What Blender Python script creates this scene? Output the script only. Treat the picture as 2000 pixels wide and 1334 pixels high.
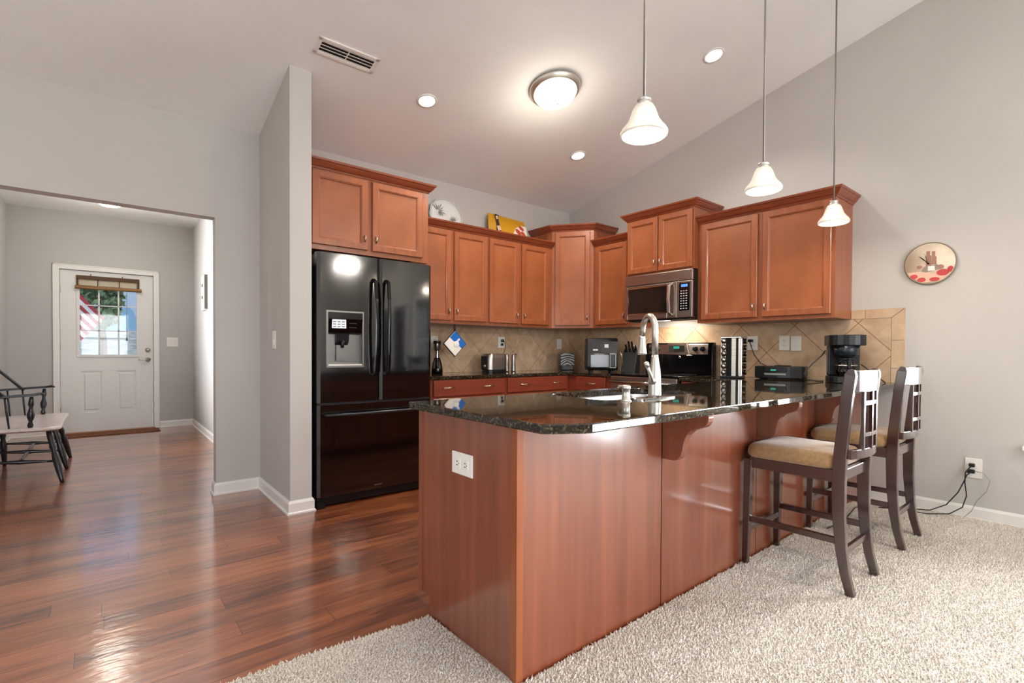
import bpy, bmesh, math, random
from mathutils import Vector, Matrix, Quaternion
for o in list(bpy.data.objects): bpy.data.objects.remove(o)
SC = bpy.context.scene
COL = SC.collection
R = math.radians
random.seed(7)

# ------------------------------------------------------------------ camera
cam_d = bpy.data.cameras.new('camera'); cam = bpy.data.objects.new('camera', cam_d); COL.objects.link(cam)
SC.camera = cam
FPX, CXP, CYP, W, H = 974.6, 1021.8, 700.2, 2000.0, 1334.0
YAW, PIT, ROL = R(39.963), R(-0.795), R(0.283)
fw = Vector((math.sin(YAW)*math.cos(PIT), math.cos(YAW)*math.cos(PIT), math.sin(PIT)))
rt0 = Vector((math.cos(YAW), -math.sin(YAW), 0)); up0 = rt0.cross(fw)
rt = rt0*math.cos(ROL)+up0*math.sin(ROL); up = -rt0*math.sin(ROL)+up0*math.cos(ROL)
m = Matrix((rt, up, -fw)).transposed().to_4x4(); m.translation = Vector((0, 0, 1.08))
cam.matrix_world = m
cam_d.sensor_fit = 'HORIZONTAL'; cam_d.sensor_width = 36.0
cam_d.lens = 36.0*FPX/W
cam_d.shift_x = (W/2-CXP)/W
cam_d.shift_y = (CYP-H/2)/W
cam_d.clip_start = 0.05; cam_d.clip_end = 200

# ------------------------------------------------------------------ colour management, world
vs = SC.view_settings
vs.view_transform = 'Standard'; vs.look = 'None'; vs.gamma = 1.0; vs.exposure = 0.84
try: vs.use_curve_mapping = False
except Exception: pass
SC.cycles.max_bounces = 10; SC.cycles.diffuse_bounces = 6; SC.cycles.glossy_bounces = 5
SC.cycles.transparent_max_bounces = 12; SC.cycles.sample_clamp_indirect = 4.0
SC.cycles.caustics_reflective = False; SC.cycles.caustics_refractive = False
wd = bpy.data.worlds.new('sky'); SC.world = wd; wd.use_nodes = True
nt = wd.node_tree; bg = nt.nodes['Background']
sky = nt.nodes.new('ShaderNodeTexSky'); sky.sky_type = 'NISHITA'; sky.sun_elevation = R(48); sky.sun_rotation = R(120)
sky.sun_disc = False
nt.links.new(sky.outputs[0], bg.inputs[0]); bg.inputs[1].default_value = 0.24

def area(name, loc, rot, sx, sy, power, color=(1, 1, 1)):
    l = bpy.data.lights.new(name, 'AREA'); l.shape = 'RECTANGLE'; l.size = sx; l.size_y = sy; l.energy = power; l.color = color
    o = bpy.data.objects.new(name, l); o.location = loc; o.rotation_euler = rot; COL.objects.link(o); return o
# daylight through the living room windows (behind and beside the camera; back and left ones unseen, added) and by the front door
WIN = 1.0
for i, x in enumerate((-2.0, 0.0, 2.0)):
    area('daylight_added_back_window', (x, -4.56, 1.45), (R(-90), 0, R(180)), 1.3, 1.7, 48*WIN, (0.90, 0.95, 1.0))
area('daylight_patio_door', (4.50, -2.03, 1.02), (0, R(90), 0), 1.9, 2.0, 200*WIN, (0.90, 0.96, 1.0))
area('daylight_side_window', (4.50, -0.35, 1.3), (0, R(90), 0), 1.4, 1.2, 120*WIN, (0.92, 0.97, 1.0))
area('daylight_added_left_window', (-3.56, 1.2, 1.5), (0, R(-90), 0), 1.6, 2.6, 16*WIN, (1.0, 0.97, 0.93))

area('daylight_foyer_window', (-1.06, 6.3, 1.62), (0, R(-90), 0), 1.0, 1.3, 78*WIN, (0.97, 0.98, 1.0))

# ------------------------------------------------------------------ materials
def lin(c):
    c = c/255.0
    return c/12.92 if c <= 0.04045 else ((c+0.055)/1.055)**2.4
def srgb(r, g, b): return (lin(r), lin(g), lin(b), 1)
def mat(name, col, rough=0.5, metal=0.0, spec=0.5, coat=0.0, coat_rough=0.1, emit=None, estr=0, trans=0.0, ior=1.45, alpha=1.0):
    m = bpy.data.materials.new(name); m.use_nodes = True
    b = m.node_tree.nodes['Principled BSDF']
    b.inputs['Base Color'].default_value = col
    b.inputs['Roughness'].default_value = rough
    b.inputs['Metallic'].default_value = metal
    b.inputs['Specular IOR Level'].default_value = spec
    b.inputs['Coat Weight'].default_value = coat
    b.inputs['Coat Roughness'].default_value = coat_rough
    b.inputs['Transmission Weight'].default_value = trans
    b.inputs['IOR'].default_value = ior
    b.inputs['Alpha'].default_value = alpha
    if emit: b.inputs['Emission Color'].default_value = emit; b.inputs['Emission Strength'].default_value = estr
    return m
def N(m, t, **kw):
    n = m.node_tree.nodes.new(t)
    for k, v in kw.items(): setattr(n, k, v)
    return n
def L(m, a, b): m.node_tree.links.new(a, b)
def noise_col(m, c1, c2, scale=(1, 1, 1), nscale=6.0, detail=4, lo=0.35, hi=0.65, bump=0.0, bscale=None, dist=0.002):
    """colour mottling plus optional bump from stretched object-space noise"""
    b = m.node_tree.nodes['Principled BSDF']
    tc = N(m, 'ShaderNodeTexCoord'); mp = N(m, 'ShaderNodeMapping'); mp.inputs['Scale'].default_value = scale
    L(m, tc.outputs['Object'], mp.inputs['Vector'])
    n = N(m, 'ShaderNodeTexNoise'); n.inputs['Scale'].default_value = nscale; n.inputs['Detail'].default_value = detail
    L(m, mp.outputs[0], n.inputs['Vector'])
    r = N(m, 'ShaderNodeValToRGB'); r.color_ramp.elements[0].position = lo; r.color_ramp.elements[1].position = hi
    r.color_ramp.elements[0].color = c1; r.color_ramp.elements[1].color = c2
    L(m, n.outputs[0], r.inputs[0]); L(m, r.outputs[0], b.inputs['Base Color'])
    if bump:
        n2 = n
        if bscale:
            n2 = N(m, 'ShaderNodeTexNoise'); n2.inputs['Scale'].default_value = bscale; n2.inputs['Detail'].default_value = 3
            L(m, mp.outputs[0], n2.inputs['Vector'])
        bp = N(m, 'ShaderNodeBump'); bp.inputs['Strength'].default_value = bump; bp.inputs['Distance'].default_value = dist
        L(m, n2.outputs[0], bp.inputs['Height']); L(m, bp.outputs[0], b.inputs['Normal'])
    return m

M = {}
M['wall'] = noise_col(mat('wall_paint', srgb(196, 188, 181), 0.75, spec=0.25), srgb(192, 188, 184), srgb(196, 192, 188), nscale=1.5, bump=0.05, bscale=180, dist=0.001)
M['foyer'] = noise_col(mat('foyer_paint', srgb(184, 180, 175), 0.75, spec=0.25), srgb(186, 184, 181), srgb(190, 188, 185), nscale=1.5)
M['ceiling'] = noise_col(mat('ceiling_paint', srgb(226, 221, 216), 0.8, spec=0.2), srgb(236, 236, 236), srgb(241, 241, 240), nscale=1.5)
M['trim'] = mat('white_trim', srgb(232, 229, 224), 0.35)
M['door'] = mat('white_door', srgb(224, 223, 219), 0.4)
M['plate'] = mat('white_plastic', srgb(236, 232, 225), 0.35)
M['slot'] = mat('dark_slot', srgb(40, 38, 36), 0.6)
def wood(name, a, b, rough=0.3, coat=0.3, axis='z', cr=0.12):
    s = {'z': (9, 9, 0.9), 'x': (0.9, 9, 9), 'y': (9, 0.9, 9)}[axis]
    return noise_col(mat(name, a, rough, coat=coat, coat_rough=cr), a, b, scale=s, nscale=3.0, detail=6, lo=0.3, hi=0.7, bump=0.04, dist=0.001)
M['cherry'] = wood('cherry_wood', srgb(134, 73, 42), srgb(158, 88, 52), 0.33, 0.3)
M['cherryp'] = noise_col(mat('cherry_panel', srgb(156, 84, 50), 0.33, coat=0.3, coat_rough=0.12), srgb(136, 75, 43), srgb(158, 90, 54), scale=(1, 1, 0.7), nscale=5, detail=5, lo=0.3, hi=0.7)
M['cherryx'] = wood('cherry_wood_crown', srgb(120, 58, 36), srgb(146, 74, 46), 0.33, 0.3, 'x')
M['penin'] = noise_col(mat('peninsula_panel', srgb(140, 66, 44), 0.36, coat=1.0, coat_rough=0.15), srgb(116, 56, 33), srgb(140, 74, 46), scale=(9, 9, 0.5), nscale=2.2, detail=6, lo=0.3, hi=0.72)
M['drawer'] = wood('cherry_drawer_front', srgb(120, 54, 37), srgb(138, 64, 44), 0.3, 0.3, 'x')
M['mahog'] = wood('dark_mahogany', srgb(40, 13, 11), srgb(56, 19, 15), 0.25, 1.0, cr=0.16)
M['knob'] = mat('brushed_nickel', srgb(190, 180, 165), 0.3, 1.0)
M['nickel'] = mat('satin_nickel', srgb(206, 200, 192), 0.36, 1.0)
M['rod'] = mat('grey_rod', srgb(140, 134, 130), 0.45, 0.6)
M['steel'] = noise_col(mat('stainless_steel', srgb(170, 162, 155), 0.3, 1.0), srgb(158, 150, 143), srgb(182, 174, 167), scale=(1, 1, 60), nscale=3)
M['steeld'] = mat('polished_steel', srgb(190, 186, 182), 0.12, 1.0)
M['black'] = mat('gloss_black', srgb(6, 6, 8), 0.09, spec=0.6)
M['fridge'] = mat('fridge_black', srgb(8, 8, 9), 0.10, spec=1.0, coat=0.6, coat_rough=0.05)
M['blackp'] = mat('black_plastic', srgb(17, 17, 20), 0.32)
M['blackm'] = mat('matt_black', srgb(14, 13, 14), 0.6)
M['glassd'] = mat('dark_glass', srgb(28, 25, 24), 0.08, spec=0.6)
M['panelgrey'] = mat('grey_metal_panel', srgb(120, 118, 116), 0.3, 0.7)
M['lcd'] = mat('lcd_green', srgb(10, 30, 26), 0.3, emit=srgb(40, 160, 140), estr=0.6)
M['lcdb'] = mat('lcd_blue', srgb(12, 22, 50), 0.3, emit=srgb(90, 140, 230), estr=0.9)
M['lcdw'] = mat('lcd_white', srgb(130, 130, 130), 0.3, emit=srgb(220, 225, 230), estr=0.5)
M['print'] = mat('white_print', srgb(190, 190, 190), 0.5)
M['bulb'] = mat('lit_bulb', (1, 1, 1, 1), 0.5, emit=(1.0, 0.90, 0.74, 1), estr=6)
M['downl'] = mat('lit_downlight', (1, 1, 1, 1), 0.5, emit=(1.0, 0.98, 0.94, 1), estr=6)
M['frost'] = mat('frosted_glass', srgb(242, 234, 224), 0.4, emit=(1.0, 0.91, 0.82, 1), estr=0.10, trans=0.5)
M['dome'] = mat('lit_dome_glass', srgb(250, 238, 215), 0.35, emit=(1.0, 0.90, 0.74, 1), estr=4.5)
M['fabric'] = noise_col(mat('tan_microfibre', srgb(168, 128, 88), 0.95, spec=0.2), srgb(152, 118, 80), srgb(168, 134, 96), nscale=60, bump=0.3, bscale=300, dist=0.002)
M['fabric'].node_tree.nodes['Principled BSDF'].inputs['Sheen Weight'].default_value = 0.5
M['blackwood'] = mat('black_painted_wood', srgb(24, 24, 27), 0.28, coat=0.3)
M['whitewood'] = noise_col(mat('whitewashed_seat', srgb(214, 200, 194), 0.3, coat=0.2), srgb(206, 190, 184), srgb(222, 210, 204), scale=(8, 1, 8), nscale=3)
M['steelwhite'] = mat('sink_steel', srgb(225, 228, 232), 0.25, 1.0)

for k_ in ('penin', 'mahog'): M[k_].node_tree.nodes['Principled BSDF'].inputs['Coat IOR'].default_value = 1.75
# granite
g = mat('dark_granite', srgb(30, 24, 18), 0.035, spec=0.75)
b = g.node_tree.nodes['Principled BSDF']
tc = N(g, 'ShaderNodeTexCoord'); v1 = N(g, 'ShaderNodeTexVoronoi'); v1.inputs['Scale'].default_value = 190
n1 = N(g, 'ShaderNodeTexNoise'); n1.inputs['Scale'].default_value = 70; n1.inputs['Detail'].default_value = 5
L(g, tc.outputs['Object'], v1.inputs['Vector']); L(g, tc.outputs['Object'], n1.inputs['Vector'])
mx = N(g, 'ShaderNodeMath', operation='MULTIPLY'); L(g, v1.outputs['Color'], mx.inputs[0]); L(g, n1.outputs[0], mx.inputs[1])
r = N(g, 'ShaderNodeValToRGB'); cr = r.color_ramp
cr.elements[0].position = 0.10; cr.elements[0].color = srgb(13, 12, 10)
cr.elements[1].position = 0.62; cr.elements[1].color = srgb(120, 112, 96)
e = cr.elements.new(0.26); e.color = srgb(38, 32, 22)
e = cr.elements.new(0.40); e.color = srgb(72, 60, 42)
L(g, mx.outputs[0], r.inputs[0]); L(g, r.outputs[0], b.inputs['Base Color'])
M['granite'] = g

# hardwood floor, planks along X
fm = mat('hardwood_floor', srgb(140, 62, 34), 0.34, coat=1.0, coat_rough=0.13, spec=0.9)
b = fm.node_tree.nodes['Principled BSDF']
tc = N(fm, 'ShaderNodeTexCoord')
sx_ = N(fm, 'ShaderNodeSeparateXYZ'); L(fm, tc.outputs['Object'], sx_.inputs[0])
dv = N(fm, 'ShaderNodeMath', operation='DIVIDE'); dv.inputs[1].default_value = 0.125; L(fm, sx_.outputs['Y'], dv.inputs[0])
fl_ = N(fm, 'ShaderNodeMath', operation='FLOOR'); L(fm, dv.outputs[0], fl_.inputs[0])
wn = N(fm, 'ShaderNodeTexWhiteNoise'); wn.noise_dimensions = '1D'; L(fm, fl_.outputs[0], wn.inputs['W'])
ma = N(fm, 'ShaderNodeMath', operation='MULTIPLY_ADD'); ma.inputs[1].default_value = 3.7; L(fm, wn.outputs['Value'], ma.inputs[0]); L(fm, sx_.outputs['X'], ma.inputs[2])
cbx = N(fm, 'ShaderNodeCombineXYZ'); L(fm, ma.outputs[0], cbx.inputs[0]); L(fm, sx_.outputs['Y'], cbx.inputs[1])
br = N(fm, 'ShaderNodeTexBrick'); br.offset = 0.0
br.inputs['Scale'].default_value = 1; br.inputs['Brick Width'].default_value = 1.15; br.inputs['Row Height'].default_value = 0.125
br.inputs['Mortar Size'].default_value = 0.0012; br.inputs['Mortar Smooth'].default_value = 0.3; br.inputs['Bias'].default_value = 0
br.inputs['Color1'].default_value = (0, 0, 0, 1); br.inputs['Color2'].default_value = (1, 1, 1, 1); br.inputs['Mortar'].default_value = (0.5, 0.5, 0.5, 1)
L(fm, cbx.outputs[0], br.inputs['Vector'])
mp = N(fm, 'ShaderNodeMapping'); mp.inputs['Scale'].default_value = (1.1, 14, 1); L(fm, tc.outputs['Object'], mp.inputs['Vector'])
n1 = N(fm, 'ShaderNodeTexNoise'); n1.inputs['Scale'].default_value = 2.4; n1.inputs['Detail'].default_value = 8; n1.inputs['Distortion'].default_value = 0.9
L(fm, mp.outputs[0], n1.inputs['Vector'])
mixv = N(fm, 'ShaderNodeMath', operation='MULTIPLY_ADD'); mixv.inputs[1].default_value = 0.18
nb = N(fm, 'ShaderNodeTexNoise'); nb.inputs['Scale'].default_value = 2.3; nb.inputs['Detail'].default_value = 3; mpb = N(fm, 'ShaderNodeMapping'); mpb.inputs['Scale'].default_value = (.6, 2.2, 1)
L(fm, tc.outputs['Object'], mpb.inputs['Vector']); L(fm, mpb.outputs[0], nb.inputs['Vector'])
ad = N(fm, 'ShaderNodeMath', operation='MULTIPLY_ADD'); ad.inputs[1].default_value = 0.55; L(fm, nb.outputs[0], ad.inputs[0])
ad2 = N(fm, 'ShaderNodeMath', operation='MULTIPLY_ADD'); ad2.inputs[1].default_value = 0.62; ad2.inputs[2].default_value = -0.06; L(fm, n1.outputs[0], ad2.inputs[0]); L(fm, ad2.outputs[0], ad.inputs[2])
L(fm, br.outputs['Color'], mixv.inputs[0]); L(fm, ad.outputs[0], mixv.inputs[2])
r = N(fm, 'ShaderNodeValToRGB'); cr = r.color_ramp
cr.elements[0].position = 0.42; cr.elements[0].color = srgb(86, 36, 20)
cr.elements[1].position = 0.80; cr.elements[1].color = srgb(174, 102, 58)
e = cr.elements.new(0.60); e.color = srgb(140, 76, 41)
L(fm, mixv.outputs[0], r.inputs[0])
dk = N(fm, 'ShaderNodeMixRGB', blend_type='MIX'); dk.inputs[2].default_value = srgb(40, 16, 10)
L(fm, br.outputs['Fac'], dk.inputs[0]); L(fm, r.outputs[0], dk.inputs[1]); L(fm, dk.outputs[0], b.inputs['Base Color'])
mp2 = N(fm, 'ShaderNodeMapping'); mp2.inputs['Scale'].default_value = (3, 9, 1); L(fm, tc.outputs['Object'], mp2.inputs['Vector'])
n2 = N(fm, 'ShaderNodeTexNoise'); n2.inputs['Scale'].default_value = 3.5; n2.inputs['Detail'].default_value = 4; L(fm, mp2.outputs[0], n2.inputs['Vector'])
sub = N(fm, 'ShaderNodeMath', operation='MULTIPLY_ADD'); sub.inputs[1].default_value = -0.6; L(fm, br.outputs['Fac'], sub.inputs[0]); L(fm, n2.outputs[0], sub.inputs[2])
bp = N(fm, 'ShaderNodeBump'); bp.inputs['Strength'].default_value = 0.13; bp.inputs['Distance'].default_value = 0.01
L(fm, sub.outputs[0], bp.inputs['Height']); L(fm, bp.outputs[0], b.inputs['Normal']); L(fm, bp.outputs[0], b.inputs['Coat Normal'])
M['floor'] = fm

# carpet
cm = mat('cream_carpet', srgb(206, 196, 184), 1.0, spec=0.05)
b = cm.node_tree.nodes['Principled BSDF']; b.inputs['Sheen Weight'].default_value = 0.3
tc = N(cm, 'ShaderNodeTexCoord'); n1 = N(cm, 'ShaderNodeTexNoise'); n1.inputs['Scale'].default_value = 150; n1.inputs['Detail'].default_value = 3
n2 = N(cm, 'ShaderNodeTexNoise'); n2.inputs['Scale'].default_value = 2.2; n2.inputs['Detail'].default_value = 3
L(cm, tc.outputs['Object'], n1.inputs['Vector']); L(cm, tc.outputs['Object'], n2.inputs['Vector'])
r = N(cm, 'ShaderNodeValToRGB'); r.color_ramp.elements[0].position = 0.34; r.color_ramp.elements[0].color = srgb(172, 156, 138)
r.color_ramp.elements[1].position = 0.58; r.color_ramp.elements[1].color = srgb(224, 216, 206)
L(cm, n1.outputs[0], r.inputs[0])
r2 = N(cm, 'ShaderNodeValToRGB'); r2.color_ramp.elements[0].position = 0.35; r2.color_ramp.elements[0].color = srgb(226, 220, 212)
r2.color_ramp.elements[1].position = 0.65; r2.color_ramp.elements[1].color = (1, 1, 1, 1); L(cm, n2.outputs[0], r2.inputs[0])
mm = N(cm, 'ShaderNodeMixRGB', blend_type='MULTIPLY'); mm.inputs[0].default_value = 1; L(cm, r.outputs[0], mm.inputs[1]); L(cm, r2.outputs[0], mm.inputs[2])
L(cm, mm.outputs[0], b.inputs['Base Color'])
bp = N(cm, 'ShaderNodeBump'); bp.inputs['Strength'].default_value = 0.9; bp.inputs['Distance'].default_value = 0.012
L(cm, n1.outputs[0], bp.inputs['Height']); L(cm, bp.outputs[0], b.inputs['Normal'])
M['carpet'] = cm

M['pile'] = noise_col(mat('cream_pile', srgb(222, 212, 200), 1.0, spec=0.05), srgb(218, 208, 195), srgb(242, 235, 226), nscale=60, detail=2)

# diamond tile: plane = 'yz' (right wall) or 'xz' (back wall); the object's origin is a lattice vertex
def tile_mat(name, plane, c1, c2, grout):
    m = mat(name, c1, 0.35, spec=0.4); b = m.node_tree.nodes['Principled BSDF']
    tc = N(m, 'ShaderNodeTexCoord'); sp = N(m, 'ShaderNodeSeparateXYZ'); cb = N(m, 'ShaderNodeCombineXYZ')
    L(m, tc.outputs['Object'], sp.inputs[0]); L(m, sp.outputs['Y' if plane == 'yz' else 'X'], cb.inputs[0]); L(m, sp.outputs['Z'], cb.inputs[1])
    mp = N(m, 'ShaderNodeMapping'); mp.inputs['Rotation'].default_value = (0, 0, R(45)); L(m, cb.outputs[0], mp.inputs['Vector'])
    br = N(m, 'ShaderNodeTexBrick'); br.offset = 0.0
    br.inputs['Scale'].default_value = 1; br.inputs['Brick Width'].default_value = 0.3175; br.inputs['Row Height'].default_value = 0.3175
    br.inputs['Mortar Size'].default_value = 0.0028; br.inputs['Mortar Smooth'].default_value = 0.2; br.inputs['Bias'].default_value = 0
    br.inputs['Color1'].default_value = (0.9, 0.9, 0.9, 1); br.inputs['Color2'].default_value = (1, 1, 1, 1)
    L(m, mp.outputs[0], br.inputs['Vector'])
    n = N(m, 'ShaderNodeTexNoise'); n.inputs['Scale'].default_value = 7; n.inputs['Detail'].default_value = 6; n.inputs['Distortion'].default_value = 1.2
    L(m, tc.outputs['Object'], n.inputs['Vector'])
    r = N(m, 'ShaderNodeValToRGB'); r.color_ramp.elements[0].position = 0.32; r.color_ramp.elements[0].color = c1
    r.color_ramp.elements[1].position = 0.68; r.color_ramp.elements[1].color = c2; L(m, n.outputs[0], r.inputs[0])
    ml = N(m, 'ShaderNodeMixRGB', blend_type='MULTIPLY'); ml.inputs[0].default_value = 1; L(m, r.outputs[0], ml.inputs[1]); L(m, br.outputs['Color'], ml.inputs[2])
    mg = N(m, 'ShaderNodeMixRGB'); mg.inputs[2].default_value = grout; L(m, br.outputs['Fac'], mg.inputs[0]); L(m, ml.outputs[0], mg.inputs[1])
    L(m, mg.outputs[0], b.inputs['Base Color'])
    inv = N(m, 'ShaderNodeMath', operation='SUBTRACT'); inv.inputs[0].default_value = 1; L(m, br.outputs['Fac'], inv.inputs[1])
    bp = N(m, 'ShaderNodeBump'); bp.inputs['Strength'].default_value = 0.5; bp.inputs['Distance'].default_value = 0.002
    L(m, inv.outputs[0], bp.inputs['Height']); L(m, bp.outputs[0], b.inputs['Normal'])
    return m
TC1, TC2, TG = srgb(190, 158, 128), srgb(214, 186, 156), srgb(150, 106, 70)
M['tileB'] = tile_mat('diamond_tile_right', 'yz', TC1, TC2, TG)
M['tileA'] = tile_mat('diamond_tile_back', 'xz', TC1, TC2, srgb(170, 132, 98))
M['tileT'] = noise_col(mat('border_tile', TC1, 0.35, spec=0.4), TC1, TC2, nscale=8, detail=6, lo=0.3, hi=0.7)

def thin_glass(name, tint=(1, 1, 1, 1), refl=0.08):
    m = bpy.data.materials.new(name); m.use_nodes = True; t = m.node_tree; t.nodes.clear()
    o = t.nodes.new('ShaderNodeOutputMaterial'); a = t.nodes.new('ShaderNodeBsdfTransparent'); a.inputs[0].default_value = tint
    gl = t.nodes.new('ShaderNodeBsdfGlossy'); gl.inputs['Roughness'].default_value = 0.03
    fr = t.nodes.new('ShaderNodeFresnel'); fr.inputs[0].default_value = 1.45
    mx = t.nodes.new('ShaderNodeMixShader'); t.links.new(fr.outputs[0], mx.inputs[0]); t.links.new(a.outputs[0], mx.inputs[1]); t.links.new(gl.outputs[0], mx.inputs[2])
    t.links.new(mx.outputs[0], o.inputs[0]); return m
M['glass'] = thin_glass('clear_glass')
M['glasst'] = thin_glass('smoky_glass', (0.55, 0.55, 0.56, 1))

# ------------------------------------------------------------------ mesh helpers
class MB:
    """collects shapes into one mesh"""
    def __init__(s): s.v = []; s.f = []; s.mi = []; s.sm = []; s.cur = 0; s.tf = None
    def add(s, vs, fs, smooth=False):
        o = len(s.v)
        for p in vs:
            p = Vector(p); s.v.append(s.tf @ p if s.tf else p)
        for f in fs: s.f.append([i+o for i in f]); s.mi.append(s.cur); s.sm.append(smooth)
        return s
    def mat(s, i): s.cur = i; return s
    def box(s, x0, y0, z0, x1, y1, z1):
        if x0 > x1: x0, x1 = x1, x0
        if y0 > y1: y0, y1 = y1, y0
        if z0 > z1: z0, z1 = z1, z0
        return s.add([(x0,y0,z0),(x1,y0,z0),(x1,y1,z0),(x0,y1,z0),(x0,y0,z1),(x1,y0,z1),(x1,y1,z1),(x0,y1,z1)],
                     [(3,2,1,0),(4,5,6,7),(0,1,5,4),(1,2,6,5),(2,3,7,6),(3,0,4,7)])
    def bbox(s, x0, y0, z0, x1, y1, z1, bv=0.004, seg=2):
        if x0 > x1: x0, x1 = x1, x0
        if y0 > y1: y0, y1 = y1, y0
        if z0 > z1: z0, z1 = z1, z0
        bm = bmesh.new(); r = bmesh.ops.create_cube(bm, size=1)
        for v in bm.verts: v.co = Vector(((x0+x1)/2+v.co.x*(x1-x0), (y0+y1)/2+v.co.y*(y1-y0), (z0+z1)/2+v.co.z*(z1-z0)))
        bv = min(bv, (x1-x0)*0.45, (y1-y0)*0.45, (z1-z0)*0.45)
        bmesh.ops.bevel(bm, geom=bm.edges[:], offset=bv, segments=seg, affect='EDGES', profile=0.5)
        vs = [v.co.copy() for v in bm.verts]; bm.verts.index_update(); fs = [[v.index for v in f.verts] for f in bm.faces]; bm.free()
        return s.add(vs, fs)
    def prism(s, pts, a0, a1, axis='z'):
        """polygon pts (2D) extruded along axis from a0 to a1"""
        n = len(pts)
        def P(p, a):
            return {'z': (p[0], p[1], a), 'y': (p[0], a, p[1]), 'x': (a, p[0], p[1])}[axis]
        vs = [P(p, a0) for p in pts]+[P(p, a1) for p in pts]
        ar = sum(pts[i][0]*pts[(i+1) % n][1]-pts[(i+1) % n][0]*pts[i][1] for i in range(n))
        if axis == 'y': ar = -ar
        ccw = (ar > 0) == (a1 > a0)
        fs = [list(range(n))[::-1], list(range(n, 2*n))]+[(i, (i+1) % n, n+(i+1) % n, n+i) for i in range(n)]
        if not ccw: fs = [list(f)[::-1] for f in fs]
        return s.add(vs, fs)
    def lathe(s, prof, c=(0, 0, 0), seg=24, axis='z', cap=True, smooth=True):
        """prof: list of (r, h)"""
        vs = []; fs = []
        for r, h in prof:
            for k in range(seg):
                a = 2*math.pi*k/seg; x, y = r*math.cos(a), r*math.sin(a)
                p = {'z': (x, y, h), 'x': (h, x, y), 'y': (y, h, x)}[axis]
                vs.append((p[0]+c[0], p[1]+c[1], p[2]+c[2]))
        for i in range(len(prof)-1):
            for k in range(seg):
                k2 = (k+1) % seg
                fs.append((i*seg+k, i*seg+k2, (i+1)*seg+k2, (i+1)*seg+k))
        if cap:
            fs.append(list(range(seg))[::-1]); fs.append(list(range((len(prof)-1)*seg, len(prof)*seg)))
        return s.add(vs, fs, smooth)
    def tube(s, pts, r, seg=10, smooth=True):
        """swept circle; r constant or a list"""
        pts = [Vector(p) for p in pts]; n = len(pts)
        rr = r if isinstance(r, (list, tuple)) else [r]*n
        vs = []; fs = []
        t0 = (pts[1]-pts[0]).normalized(); ref = Vector((0, 0, 1)) if abs(t0.z) < 0.9 else Vector((1, 0, 0))
        u = t0.cross(ref).normalized()
        for i in range(n):
            t = ((pts[i+1]-pts[i]) if i == 0 else (pts[i]-pts[i-1]) if i == n-1 else (pts[i+1]-pts[i-1])).normalized()
            u = (u-t*u.dot(t)).normalized(); w = t.cross(u)
            for k in range(seg):
                a = 2*math.pi*k/seg; vs.append(pts[i]+(u*math.cos(a)+w*math.sin(a))*rr[i])
        for i in range(n-1):
            for k in range(seg):
                k2 = (k+1) % seg; fs.append((i*seg+k, i*seg+k2, (i+1)*seg+k2, (i+1)*seg+k))
        fs.append(list(range(seg))[::-1]); fs.append(list(range((n-1)*seg, n*seg)))
        return s.add(vs, fs, smooth)
    def loft(s, rings, cap=True, smooth=False):
        vs = []; fs = []; n = len(rings[0])
        for r_ in rings: vs += list(r_)
        for i in range(len(rings)-1):
            for k in range(n):
                k2 = (k+1) % n; fs.append((i*n+k, i*n+k2, (i+1)*n+k2, (i+1)*n+k))
        if cap: fs.append(list(range(n))[::-1]); fs.append(list(range((len(rings)-1)*n, len(rings)*n)))
        return s.add(vs, fs, smooth)
    def bar(s, pts, w, t, side):
        """rectangular bar swept along pts; side = width direction"""
        pts = [Vector(p) for p in pts]; side = Vector(side).normalized(); rings = []
        n = len(pts)
        ws = w if isinstance(w, (list, tuple)) else [w]*n; ts = t if isinstance(t, (list, tuple)) else [t]*n
        for i in range(n):
            d = ((pts[i+1]-pts[i]) if i == 0 else (pts[i]-pts[i-1]) if i == n-1 else (pts[i+1]-pts[i-1])).normalized()
            q = d.cross(side).normalized()
            a, c = side*ws[i]/2, q*ts[i]/2
            rings.append([pts[i]-a-c, pts[i]+a-c, pts[i]+a+c, pts[i]-a+c])
        return s.loft(rings)
    def build(s, name, mats, parent=None, loc=None, rot=None, bevel=0, kind=None):
        me = bpy.data.meshes.new(name); me.from_pydata([tuple(v) for v in s.v], [], s.f)
        if not isinstance(mats, (list, tuple)): mats = [mats]
        for x in mats: me.materials.append(x)
        for p, i, sm in zip(me.polygons, s.mi, s.sm): p.material_index = i; p.use_smooth = sm
        bm = bmesh.new(); bm.from_mesh(me); bmesh.ops.recalc_face_normals(bm, faces=bm.faces[:]); bm.to_mesh(me); bm.free()
        o = bpy.data.objects.new(name, me); COL.objects.link(o)
        if parent: o.parent = parent
        if loc: o.location = loc
        if rot: o.rotation_euler = rot
        if bevel:
            b = o.modifiers.new('bevel', 'BEVEL'); b.width = bevel; b.segments = 2; b.limit_method = 'ANGLE'; b.angle_limit = R(40)
        if kind: o['kind'] = kind
        return o
def rel(o, world):   # origin moved to a world point without moving the mesh
    w = Vector(world)
    for v in o.data.vertices: v.co -= w
    o.location = w; return o
def thing(name, label, cat, loc=(0, 0, 0), rz=0, group=None, rot=None):
    o = bpy.data.objects.new(name, None); COL.objects.link(o); o.empty_display_size = 0.1
    o.location = loc; o.rotation_euler = rot if rot else (0, 0, rz)
    o['label'] = label; o['category'] = cat
    if group: o['group'] = group
    return o
def tag(o, label, cat, group=None):
    o['label'] = label; o['category'] = cat
    if group: o['group'] = group
    return o
def st(name, mb, m, bevel=0): return mb.build(name, m, kind='structure', bevel=bevel)
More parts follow.
